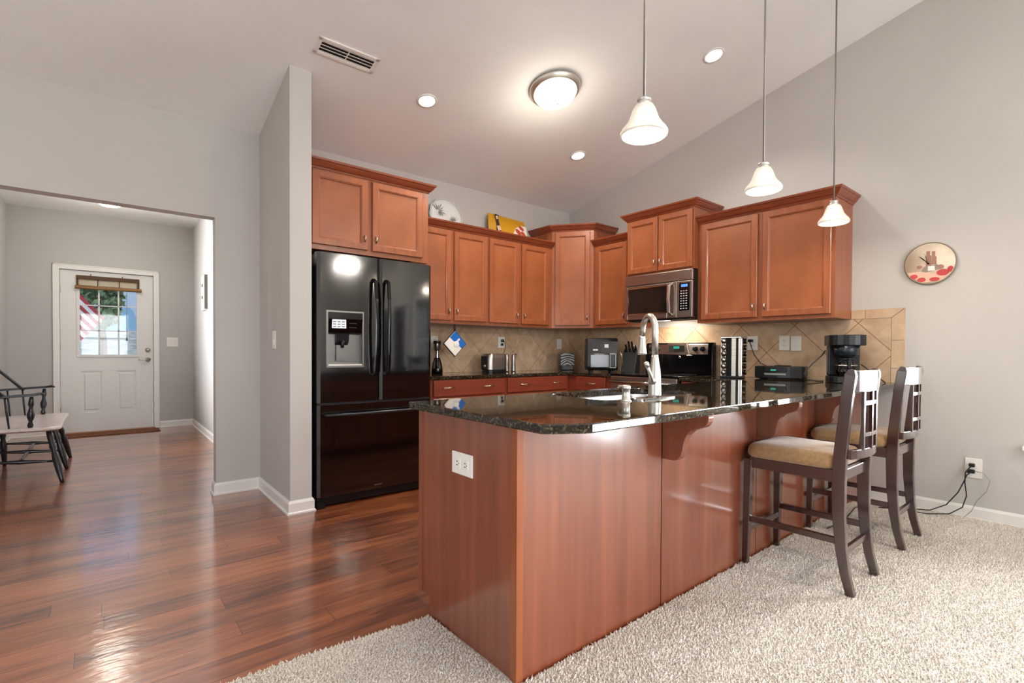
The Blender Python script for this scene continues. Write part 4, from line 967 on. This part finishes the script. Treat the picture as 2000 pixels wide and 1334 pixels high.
# radio
t = thing('tabletop_radio', 'low black radio with a disc slot and a green display', 'radio', (4.19, 1.752, CT+.001), R(-82))
rr_ = [(-.185, -.055), (-.17, -.075), (-.09, -.092), (0, -.098), (.09, -.092), (.17, -.075), (.185, -.055), (.17, .09), (-.17, .09)]
MB().loft([[(p[0]*s_, p[1]*s_, z) for p in rr_] for z, s_ in ((.006, .97), (.014, 1), (.098, 1), (.104, .985))]).build('case', M['blackp'], t, bevel=.003)
MB().bbox(-.10, -.1045, .060, .065, -.085, .094, .004).build('display', M['black'], t)
MB().box(-.05, -.1052, .068, -.01, -.1042, .080).build('display_digits', M['lcd'], t)
MB().bbox(-.10, -.1045, .030, .065, -.085, .050, .004).build('disc_slot', M['panelgrey'], t)
MB().bbox(-.03, -.07, .104, .07, .02, .111, .003).build('top_button_pad', M['blackm'], t)
MB().box(-.15, -.05, 0, -.12, .07, .008).box(.12, -.05, 0, .15, .07, .008).build('foot', M['blackm'], t)
rc = MB().tube([(XR-.05, 2.055, 1.183), (XR-.065, 2.045, 1.16), (XR-.04, 2.02, 1.06), (XR-.03, 1.97, .99), (4.27, 1.87, .955), (4.26, 1.84, .94)], .0035, 7).bbox(XR-.052, 2.038, 1.172, XR-.018, 2.075, 1.196, .005)
tag(rc.build('power_cord', M['blackp']), 'black cord running from the outlet behind the spice rack down to the radio', 'cord')
# coffee maker
cf = thing('coffee_maker', 'black drip coffee maker with a glass carafe at the end of the bar', 'coffee maker', (4.06, 1.255, CT+.001), R(-62))
def D(w, y0, y1, n=10):   # rounded front footprint
    pts = [(w, y1), (-w, y1)]
    for k in range(n+1):
        a = math.pi+math.pi*k/n; pts.append((w*math.cos(a), y0+abs(w)*.55*math.sin(a)))
    return pts
def shell(z0, z1, w, y0, y1, s1=1.0): return MB().loft([[(p[0], p[1], z0) for p in D(w, y0, y1)], [(p[0]*s1, p[1]*s1, z1) for p in D(w, y0, y1)]])
shell(0, .045, .105, -.045, .115).build('base', M['blackp'], cf, bevel=.004)
MB().bbox(-.100, .045, .045, .100, .112, .30, .012).build('water_tank', M['blackp'], cf)
MB().box(-.101, .055, .07, -.099, .070, .25).box(-.101, .085, .07, -.099, .10, .25).build('level_window', M['panelgrey'], cf)
shell(.265, .340, .115, -.050, .118).build('lid', M['blackp'], cf, bevel=.005)
MB().lathe([(.052, .185), (.072, .200), (.080, .265)], (0, -.030, 0), 24).build('filter_basket', mat('navy_black_plastic', srgb(24, 32, 42), .25), cf)
ca = MB().lathe([(.050, .047), (.062, .055), (.068, .085), (.060, .125), (.044, .155), (.042, .165)], (0, -.030, 0), 24, cap=False).build('carafe', M['glasst'], cf)
MB().lathe([(.046, .160), (.050, .168), (.046, .178), (.02, .182)], (0, -.030, 0), 20).build('carafe_lid', M['blackp'], ca)
MB().bar([(0, -.078, .165), (0, -.128, .160), (0, -.135, .11), (0, -.112, .07)], .018, .012, (1, 0, 0)).build('carafe_handle', M['blackp'], ca, bevel=.003)
MB().lathe([(.068, .120), (.0685, .128), (.062, .130)], (0, -.030, 0), 20).build('carafe_band', M['steeld'], ca)
kc = MB().tube([(4.06, 1.385, 1.10), (4.03, 1.40, 1.06), (3.97, 1.45, .99), (3.93, 1.48, .93), (3.92, 1.46, .885), (3.96, 1.40, .874), (4.02, 1.385, .873)], .0042, 7)
tag(kc.build('power_cord', M['blackp']), 'black cord looping on the counter left of the coffee maker', 'cord')
kd = MB().tube([(4.20, 1.20, 1.0), (4.24, 1.15, .95), (4.27, 1.11, .905), (4.26, 1.07, .875), (4.20, 1.05, .873)], .0035, 7)
tag(kd.build('power_cord', M['blackp']), 'thin cord trailing off behind the right side of the coffee maker', 'cord')

# on top of the cabinets
t = thing('glass_platter', 'round clear glass platter standing on the cabinet top against the wall', 'platter', (2.565, 4.235, 2.213), 0, rot=(R(80), 0, 0))
gm = mat('cut_glass', srgb(246, 246, 244), .14, trans=.15, ior=1.3, spec=.8)
mb = MB(); seg = 48; rings = []
for r_, h_ in ((.0, 0), (.09, 0), (.12, .006), (.175, .020), (.183, .022), (.180, .028), (.12, .014), (.09, .008), (.0, .008)):
    rings.append([((r_ or .001)*(1+(.02*math.cos(12*2*math.pi*k/seg) if r_ > .15 else 0))*math.cos(2*math.pi*k/seg), .183+(r_ or .001)*(1+(.02*math.cos(12*2*math.pi*k/seg) if r_ > .15 else 0))*math.sin(2*math.pi*k/seg), h_) for k in range(seg)])
mb.loft(rings, smooth=True); pl = mb.build('dish', gm, t)
mb = MB()
for k in range(9):
    a = R(-70+k*26); q_ = .055+.03*((k*7) % 3)/2
    mb.bar([(-.085+.015*math.cos(a), .23+.015*math.sin(a), .020), (-.085+q_*.6*math.cos(a), .23+q_*.6*math.sin(a), .025), (-.085+q_*math.cos(a), .23+q_*math.sin(a), .027)], [.004, .008, .002], .003, (math.sin(a), -math.cos(a), 0))
for k in range(7):
    a = R(40+k*26); mb.bar([(.09+.01*math.cos(a), .15+.01*math.sin(a), .020), (.09+.055*math.cos(a), .15+.05*math.sin(a), .025)], [.007, .002], .003, (math.sin(a), -math.cos(a), 0))
mb.tube([(.172*math.cos(R(t_)), .183+.172*math.sin(R(t_)), .026) for t_ in range(0, 361, 8)], .0018, 6)
mb.build('etched_leaves', mat('etched_grey', srgb(120, 122, 120), .4), t)
# yellow bag
t = thing('snack_bag', 'yellow bag with a food picture leaning on the wall above the cabinets', 'bag', (3.31, 4.20, 2.213), 0, rot=(R(-6), 0, 0))
mb = MB(); NX, NZ = 14, 8; BW, BH = .50, .245
vsf = []
for s_ in (-1, 1):
    for j in range(NZ+1):
        for i in range(NX+1):
            u, w_ = i/NX, j/NZ
            puff = .026*min(1, 5*min(u, 1-u))*min(1, 4*(1-w_))*min(1, .4+3*w_)+.002*math.sin(u*20+w_*5)
            x = (u-.5)*BW*(1-.05*w_*(0 if u < .5 else 1)+.02*math.sin(w_*3)); vsf.append((x, s_*puff, -.066+w_*(BH+.066)-(.02*u*w_)))
n_ = (NX+1)*(NZ+1); fs_ = []
for s_ in (0, 1):
    for j in range(NZ):
        for i in range(NX):
            a = s_*n_+j*(NX+1)+i; q = (a, a+1, a+NX+2, a+NX+1); fs_.append(q if s_ == 0 else q[::-1])
mb.add(vsf, fs_, True); mb.build('pouch', mat('yellow_foil', srgb(206, 150, 20), .35), t)
def on_bag(x, z): return -.0285
mb = MB().prism([(-.185, .235), (-.135, .232), (-.140, .17), (-.120, .10), (-.105, .01), (-.175, .01), (-.165, .12)], -.031, -.026, 'y'); mb.build('dark_strip', mat('dark_plum_print', srgb(60, 34, 42), .5), t)
MB().prism([(-.178, .215), (-.15, .22), (-.142, .19), (-.17, .18)], -.033, -.030, 'y').prism([(-.17, .11), (-.13, .12), (-.11, .08), (-.15, .06)], -.033, -.030, 'y').build('pink_print', mat('pale_print', srgb(226, 190, 170), .5), t)
MB().prism([(.05, .03), (.09, .10), (.17, .135), (.235, .13), (.245, .005), (.12, .008)], -.031, -.026, 'y').build('white_print', mat('white_foil_print', srgb(232, 226, 220), .45), t)
for (cx_, cz_, ax, az, ang_) in ((.12, .06, .045, .022, -35), (.165, .105, .04, .018, -30), (.19, .045, .04, .018, -40)):
    pts = [(cx_+ax*math.cos(R(k*30))*math.cos(R(ang_))-az*math.sin(R(k*30))*math.sin(R(ang_)), cz_+ax*math.cos(R(k*30))*math.sin(R(ang_))+az*math.sin(R(k*30))*math.cos(R(ang_))) for k in range(12)]
    MB().prism(pts, -.035, -.030, 'y').build('roll_print', mat('red_brown_print', srgb(188, 70, 40), .45), t)

for ch in t.children: ch.location.z = .095 if ch.name.startswith(('white_print', 'roll_print')) else .066

# ------------------------------------------------------------------ wall clock
ck = thing('wall_clock', 'round cream wall clock painted with bottles and red fruit on the right wall', 'clock', (XR, .838, 1.695), RB)
MB().lathe([(.143, -.001), (.145, -.012), (.140, -.020), (.136, -.018)], (0, 0, 0), 48, 'y').build('rim', mat('brown_clock_rim', srgb(128, 112, 98), .5), ck)
MB().lathe([(.137, -.017), (.137, -.0185)], (0, 0, 0), 48, 'y').build('face', noise_col(mat('clock_face', srgb(214, 200, 178), .5), srgb(208, 192, 168), srgb(224, 208, 188), nscale=12), ck)
def disc(cx_, cz_, rx, rz_, y0, y1, n=14): return [(cx_+rx*math.cos(2*math.pi*k/n), cz_+rz_*math.sin(2*math.pi*k/n)) for k in range(n)]
def clip(pts, rmax=.134): return [(p if math.hypot(*p) <= rmax else (p[0]*rmax/math.hypot(*p), p[1]*rmax/math.hypot(*p))) for p in pts]
red = mat('painted_red', srgb(190, 60, 62), .5); rose = mat('painted_rose', srgb(226, 180, 160), .5); brn = mat('painted_brown', srgb(156, 112, 98), .5); gry = mat('painted_grey', srgb(140, 124, 118), .5); wht = mat('painted_white', srgb(236, 228, 220), .5)
MB().prism(clip([(-.13, -.055), (-.05, -.05), (.02, -.07), (.12, -.045), (.13, -.07), (.06, -.13), (-.04, -.135), (-.11, -.09)]), -.0195, -.0184, 'y').build('painted_cloth', rose, ck)
for c_ in ((-.085, -.083, .022, .016), (-.042, -.108, .024, .016), (.028, -.110, .028, .014), (.072, -.068, .034, .022), (.112, -.05, .016, .02)):
    MB().prism(clip(disc(*c_, 0, 0)), -.0205, -.0194, 'y').build('painted_fruit', red, ck)
MB().prism([(-.018, .085), (.002, .085), (.002, .055), (.010, .05), (.010, -.02), (-.020, -.02), (-.020, .05), (-.018, .055)], -.0200, -.0186, 'y').prism([(.012, .080), (.030, .080), (.030, .05), (.038, .04), (.038, -.01), (.010, -.01), (.012, .04)], -.0200, -.0186, 'y').build('painted_bottles', brn, ck)
MB().prism([(-.03, -.02), (.045, -.01), (.05, -.045), (-.02, -.06), (-.045, -.05)], -.0202, -.0186, 'y').build('painted_bowl', gry, ck)
MB().prism([(-.008, -.018), (.028, -.018), (.030, -.05), (-.008, -.05)], -.0212, -.0200, 'y').build('painted_label', wht, ck)
MB().prism(disc(-.055, -.02, .016, .012, 0, 0), -.0200, -.0186, 'y').prism(disc(.058, -.03, .02, .016, 0, 0), -.0200, -.0186, 'y').build('painted_fruit_brown', brn, ck)
MB().bar([(-.008, -.0235, .002), (-.040, -.0235, .038), (-.058, -.0235, .054)], [.004, .007, .002], .0012, (.7, 0, .7)).build('hour_hand', M['blackm'], ck)
MB().bar([(-.008, -.0245, .002), (-.020, -.0245, .045), (-.028, -.0245, .07)], [.003, .003, .001], .0012, (1, 0, 0)).build('minute_hand', M['blackm'], ck)
MB().lathe([(.006, -.026), (.006, -.020)], (-.006, 0, 0), 12, 'y').build('hub', M['blackm'], ck)

# ------------------------------------------------------------------ cords at the right wall
c1 = MB().tube([(XR-.028, .600, .318), (XR-.035, .625, .29), (XR-.04, .64, .24), (XR-.05, .665, .17), (XR-.07, .72, .08), (XR-.10, .80, .03), (XR-.13, .92, .018), (XR-.16, 1.10, .018), (3.95, 1.15, .018), (3.55, 1.10, .018), (3.35, 1.12, .018)], .0035, 7)
c1.bbox(XR-.032, .588, .303, XR-.006, .628, .328, .005)
tag(c1.build('power_cord', M['blackp']), 'black cord from the low wall outlet curving along the carpet behind the stools', 'cord')
c2 = MB().tube([(XR-.030, .605, .352), (XR-.045, .63, .31), (XR-.05, .632, .24), (XR-.05, .622, .16), (XR-.06, .64, .08), (XR-.10, .70, .03), (XR-.16, .80, .018), (XR-.18, .95, .018), (XR-.25, 1.05, .018)], .0035, 7).bbox(XR-.032, .588, .345, XR-.006, .618, .368, .005)
tag(c2.build('power_cord', M['blackp']), 'second black cord hanging from the upper plug of the low wall outlet', 'cord')
c3 = MB().tube([(XR-.012, .592, .318), (XR-.016, .55, .315), (XR-.018, .515, .27), (XR-.02, .53, .20), (XR-.03, .575, .13), (XR-.035, .60, .06), (XR-.05, .63, .018)], .0014, 6)
tag(c3.build('thin_wire', M['panelgrey']), 'thin grey wire looping right of the low wall outlet', 'wire')

# ------------------------------------------------------------------ bar stools
stl = thing('bar_stool', '', 'bar stool', (2.672, .985, .012), 0, 'mahogany bar stools at the peninsula')
HW = .170; YFt, YRr = .215, -.225
for s_ in (-1, 1):
    MB().bar([(s_*HW*1.06, YFt+.005, 0), (s_*HW, YFt-.005, .535)], [.028, .040], [.028, .040], (1, 0, 0)).build('front_leg', M['mahog'], stl, bevel=.003)
    # rear leg and back post in one curved piece
    ys = [(-.245, 0), (-.220, .10), (-.205, .20), (-.195, .34), (-.193, .50), (-.198, .62), (-.208, .74), (-.219, .86), (-.233, .972), (-.238, .996)]
    MB().bar([(s_*(HW-.002), y, z) for y, z in ys], [.030]*8+[.030, .022], [.034, .038, .044, .050, .054, .052, .048, .046, .044, .024], (1, 0, 0)).build('back_post', M['mahog'], stl, bevel=.003)
ap = MB().box(-HW, YFt-.03, .495, HW, YFt-.008, .545).box(-HW, -.205, .495, HW, -.185, .545).box(-HW-.008, -.19, .490, -HW+.014, YFt-.01, .545).box(HW-.014, -.19, .490, HW+.008, YFt-.01, .545)
ap.build('seat_apron', M['mahog'], stl, bevel=.003)
# padded seat: domed cushion
mb = MB(); rings = []
def seat_ring(s_, z):
    out = []
    for px, py in rrect(-.195, -.185, .195, .225, .055, 6): out.append((px*s_*(1-.06*(.225-py)/.41), .02+(py-.02)*s_, z))
    return out
for s_, z in ((.95, .545), (1.0, .555), (1.01, .575), (.985, .596), (.92, .610), (.78, .618), (.5, .622), (.2, .624)): rings.append(seat_ring(s_, z))
mb.loft(rings, smooth=True); mb.build('cushion', M['fabric'], stl)
MB().box(-HW, YFt-.012, .165, HW, YFt+.006, .195).build('stretcher', M['mahog'], stl, bevel=.003)
MB().box(-HW, -.215, .165, HW, -.197, .195).build('stretcher', M['mahog'], stl, bevel=.003)
for s_ in (-1, 1): MB().box(s_*HW-.010, -.20, .215, s_*HW+.010, YFt, .245).build('stretcher', M['mahog'], stl, bevel=.003)
def curve_rail(z0, z1, yb, bow, th, x0=-HW, x1=HW, lean=.0):
    n = 10; mb = MB(); rings = []
    for i in range(n+1):
        x = x0+(x1-x0)*i/n; y = yb-bow*(1-(x/HW)**2)
        d_ = -(z1-z0)*lean
        rings.append([(x, y-th/2, z0), (x, y+th/2, z0), (x, y+th/2+d_, z1), (x, y-th/2+d_, z1)])
    return mb.loft(rings)
def yb(z): return -.236
curve_rail(.896, .992, yb(.90), .030, .020).build('crest_rail', M['mahog'], stl, bevel=.003)
curve_rail(.600, .642, yb(.64)+.004, .026, .020).build('lower_rail', M['mahog'], stl, bevel=.003)
for x in (-.085, 0.0, .085):
    y = lambda z: yb(z)-.030*(1-(x/HW)**2)
    MB().bar([(x, y(.638), .638), (x, y(.79), .79), (x, y(.90)-.001, .90)], .018, .012, (1, 0, 0)).build('slat', M['mahog'], stl)
for z in (.705, .846): curve_rail(z-.009, z+.009, yb(z), .030, .011, -.092, .092).build('crossbar', M['mahog'], stl)
stl['label'] = 'nearer dark wood bar stool with a tan seat, standing by the peninsula'
s2_ = dup(stl, 'farther dark wood bar stool with a tan seat, close to the right wall'); s2_.location = (3.482, .985, .012)

# ------------------------------------------------------------------ windsor settee in the foyer
wc = thing('windsor_settee', 'black windsor settee with a whitewashed seat against the foyer left wall', 'settee', (-.56, 6.10, 0))
def TP(pts, prof): return pts
mb = MB(); rings = []
outl = [(.28, -.56), (.285, -.50), (.275, 0), (.285, .50), (.28, .57), (.20, .60), (-.26, .56), (-.28, 0), (-.26, -.56), (.20, -.60)]
for s_, z in ((.94, .418), (1.0, .432), (1.0, .448), (.975, .454)): rings.append([(p[0]*s_, p[1]*s_, z) for p in outl])
mb.loft(rings); mb.build('seat', M['whitewood'], wc)
def turned(p0, p1, rs):
    p0, p1 = Vector(p0), Vector(p1); n = len(rs); return MB().tube([p0+(p1-p0)*(i/(n-1)) for i in range(n)], rs, 10)
LEG = [.013, .017, .021, .023, .024, .025, .023, .016, .024, .018, .022, .020, .016]
for y in (-.52, 0.0, .52):
    MB()
    turned((.290, y*1.18, 0), (.20, y*.92, .425), LEG).build('leg', M['blackwood'], wc)
    turned((-.16, y*1.02+(.12 if y == 0 else .0), 0), (-.17+.0, y*.92, .425), LEG).build('leg', M['blackwood'], wc)
    turned((-.165, y*1.0, .20), (.245, y*1.05, .17), [.008, .010, .013, .018, .013, .010, .008]).build('stretcher', M['blackwood'], wc)
brass = mat('brass_glint', srgb(150, 120, 70), .3, .6)
turned((.04, -.54, .185), (.04, .54, .185), [.008, .012, .010, .016, .010, .012, .010, .016, .010, .012, .008]).build('stretcher', M['blackwood'], wc)
for y in (-.55, .55):
    s_ = 1 if y > 0 else -1
    turned((.10, y*.97, .445), (.11, y, .70), [.012, .020, .012, .022, .026, .018, .012, .020, .016, .011]).build('arm_post', M['blackwood'], wc)
    for x in (-.02, -.12, -.20): turned((x, y*.94, .445), (x-.02, y*.99, .695), [.006, .008, .006]).build('spindle', M['blackwood'], wc)
    MB().bar([(.185, y*.985, .712), (.165, y*.985, .722), (.12, y, .716), (-.05, y*1.01, .706), (-.20, y*.99, .698), (-.265, y*.95, .696)], [.03, .045, .036, .030, .028, .028], [.012, .022, .020, .020, .020, .020], (0, 1, 0)).build('arm', M['blackwood'], wc, bevel=.004)
    MB().tube([(-.03, y, .69), (-.10, y*.985, .775), (-.185, y*.965, .875), (-.235, y*.92, .935), (-.255, y*.80, .965)], .013, 8).build('back_brace', M['blackwood'], wc)
MB().bar([(-.265, -.53, .696), (-.285, 0, .696), (-.265, .53, .696)], .024, .022, (0, 0, 1)).build('arm_rail', M['blackwood'], wc)
MB().bar([(-.255, -.45, .962), (-.285, 0, .985), (-.255, .45, .962)], .05, .020, (0, 0, 1)).build('crest_rail', M['blackwood'], wc, bevel=.004)
for i in range(11):
    y = -.45+.09*i; turned((-.225, y, .445), (-.27, y, .965), [.006, .008, .007, .005]).build('spindle', M['blackwood'], wc)

# ------------------------------------------------------------------ ceiling fittings
TILT = -math.atan(SL)
def onceil(x, y, dz=0): return (x, y, cz(y)+dz)
def point(name, loc, power, color, r_=.03, spot=None):
    l = bpy.data.lights.new(name, 'SPOT' if spot else 'POINT'); l.energy = power; l.color = color; l.shadow_soft_size = r_
    if spot: l.spot_size = R(spot); l.spot_blend = .6
    o = bpy.data.objects.new(name, l); o.location = loc; COL.objects.link(o); return o
def recessed(x, y, label):
    t = thing('recessed_light', label, 'ceiling light', onceil(x, y), 0, 'recessed ceiling lights', rot=(TILT, 0, 0))
    MB().lathe([(.078, 0), (.078, -.004), (.062, -.006), (.058, 0)], (0, 0, 0), 32, cap=False).build('trim_ring', M['trim'], t)
    MB().lathe([(.060, -.0015), (.058, -.004), (.001, -.005)], (0, 0, 0), 32).build('lens', M['downl'], t)
    point('downlight', onceil(x, y, -.04), 18, (1, .95, .88), .05, 130)
recessed(1.866, 3.368, 'round recessed light above the fridge cabinet, left of the dome light')
recessed(3.462, 1.954, 'round recessed light nearest the right wall, between the first two pendants')
recessed(3.491, 3.36, 'round recessed light farthest back, below the dome light')
# flush dome
t = thing('flush_ceiling_light', 'lit domed glass ceiling light with a nickel rim in the middle of the kitchen', 'ceiling light', onceil(2.638, 2.791), 0, rot=(TILT, 0, 0))
MB().lathe([(.190, 0), (.198, -.012), (.196, -.024), (.185, -.034), (.180, -.042), (.168, -.048), (.160, -.044)], (0, 0, 0), 48, cap=False).build('rim', M['nickel'], t)
MB().lathe([(.168, -.040), (.158, -.062), (.135, -.088), (.095, -.112), (.050, -.125), (.002, -.129)], (0, 0, 0), 40).build('dome', M['dome'], t)
MB().lathe([(.010, -.127), (.013, -.132), (.010, -.140), (.004, -.145)], (0, 0, 0), 14).build('finial', M['nickel'], t)
point('dome_glow', onceil(2.638, 2.791, -.34), 3.8, (1, .90, .76), .14)
point('dome_lamp', onceil(2.638, 2.791, -.17), 34, (1, .90, .76), .10, 165)
# vent
t = thing('ceiling_vent', 'white rectangular air vent in the sloped ceiling', 'vent', onceil(1.210, 3.232), 0, rot=(TILT, 0, 0))
vf = MB(); X, Y = .195, .072
vf.bbox(-X, -Y, -.010, X, -Y+.024, 0, .003).bbox(-X, Y-.024, -.010, X, Y, 0, .003).bbox(-X, -Y, -.010, -X+.026, Y, 0, .003).bbox(X-.026, -Y, -.010, X, Y, 0, .003)
vf.build('frame', M['trim'], t)
MB().box(-X+.02, -Y+.02, -.0008, X-.02, Y-.02, -.0002).build('duct_opening', M['slot'], t)
for i in range(5):
    y = -Y+.033+i*.0265
    MB().bar([(-X+.022, y, -.006), (X-.022, y, -.006)], .016, .002, (0, 1, .55)).build('louver', M['trim'], t)
MB().box(-.003, -Y+.02, -.010, .003, Y-.02, -.004).build('divider', M['trim'], t)
# foyer light
t = thing('flush_ceiling_light', 'small lit dome light on the foyer ceiling behind the header', 'ceiling light', (.0485, 7.40, 2.82))
MB().lathe([(.16, 0), (.165, -.015), (.15, -.03)], (0, 0, 0), 32, cap=False).build('rim', M['nickel'], t)
MB().lathe([(.15, -.025), (.13, -.07), (.08, -.105), (.002, -.118)], (0, 0, 0), 32).build('dome', M['dome'], t)
point('foyer_lamp', (.0485, 7.40, 2.60), 7, (1, .93, .82), .14)
# pendants
def pendant(x, label):
    y, zr = 1.15, 1.886
    t = thing('pendant_light', label, 'pendant light', (x, y, zr), 0, 'bell glass pendant lights over the peninsula')
    top = cz(y)-zr
    MB().lathe([(.060, top-.004), (.058, top-.022), (.015, top-.032)], (0, 0, 0), 24).build('canopy', M['nickel'], t)
    MB().tube([(0, 0, .136), (0, 0, top-.02)], .0048, 8).build('rod', M['rod'], t)
    MB().lathe([(.008, .144), (.024, .139), (.026, .133), (.021, .129), (.025, .125), (.025, .118), (.022, .112)], (0, 0, 0), 24).build('socket_cap', M['nickel'], t)
    MB().lathe([(.024, .117), (.034, .112), (.042, .098), (.048, .080), (.056, .058), (.068, .040), (.080, .026), (.087, .014), (.086, .004), (.079, .0), (.081, .010), (.074, .024), (.062, .038), (.050, .056), (.042, .080), (.034, .098), (.020, .112)], (0, 0, 0), 40, cap=False).build('glass_shade', M['frost'], t)
    MB().lathe([(.008, .105), (.010, .09), (.019, .062), (.020, .050), (.014, .036), (.002, .030)], (0, 0, 0), 20).build('light_bulb', M['bulb'], t)
    point('pendant_lamp', (x, y, zr+.010), 5, (1, .88, .70), .02)
pendant(1.547, 'largest looking bell glass pendant, leftmost of the three over the peninsula')
pendant(2.521, 'middle one of the three bell glass pendants over the peninsula')
pendant(3.477, 'bell glass pendant nearest the right wall, in front of the wide cabinet')
# ceiling fan of the living room, behind the camera (it lights the vault and shows in the fridge doors)
fx, fy, fz = 2.95, -1.7, 2.72
t = thing('ceiling_fan', 'nickel ceiling fan with four lit glass cups hanging from the vaulted ceiling', 'ceiling fan', (fx, fy, fz))
tp = (cz(fy))-fz
MB().lathe([(.07, tp), (.065, tp-.05), (.02, tp-.07)], (0, 0, 0), 24).build('canopy', M['nickel'], t)
MB().tube([(0, 0, .18), (0, 0, tp-.05)], .012, 10).build('downrod', M['nickel'], t)
MB().lathe([(.03, .20), (.10, .17), (.115, .10), (.10, .04), (.06, .02), (.06, -.04), (.03, -.06)], (0, 0, 0), 32).build('motor', M['nickel'], t)
for k in range(5):
    a = R(72*k+20); c_, s_ = math.cos(a), math.sin(a)
    MB().bar([(c_*.10, s_*.10, .08), (c_*.20, s_*.20, .085), (c_*.62, s_*.62, .09), (c_*.66, s_*.66, .09)], [.05, .11, .14, .10], .008, (-s_, c_, .12)).build('blade', M['mahog'], t)
for k in range(4):
    a = R(90*k+35); c_, s_ = math.cos(a), math.sin(a)
    MB().tube([(c_*.05, s_*.05, -.02), (c_*.12, s_*.12, -.03), (c_*.15, s_*.15, -.06)], .009, 8).build('lamp_arm', M['nickel'], t)
    q = MB().lathe([(.022, -.05), (.035, -.07), (.05, -.11), (.062, -.15), (.058, -.15), (.046, -.11), (.03, -.07)], (c_*.15, s_*.15, 0), 20, cap=False).build('lamp_shade', M['frost'], t)
    MB().lathe([(.01, -.08), (.024, -.11), (.018, -.135), (.002, -.14)], (c_*.15, s_*.15, 0), 14).build('light_bulb', M['bulb'], q)
    point('fan_lamp', (fx+c_*.19, fy+s_*.19, fz-.17), 18, (1, .93, .82), .03)
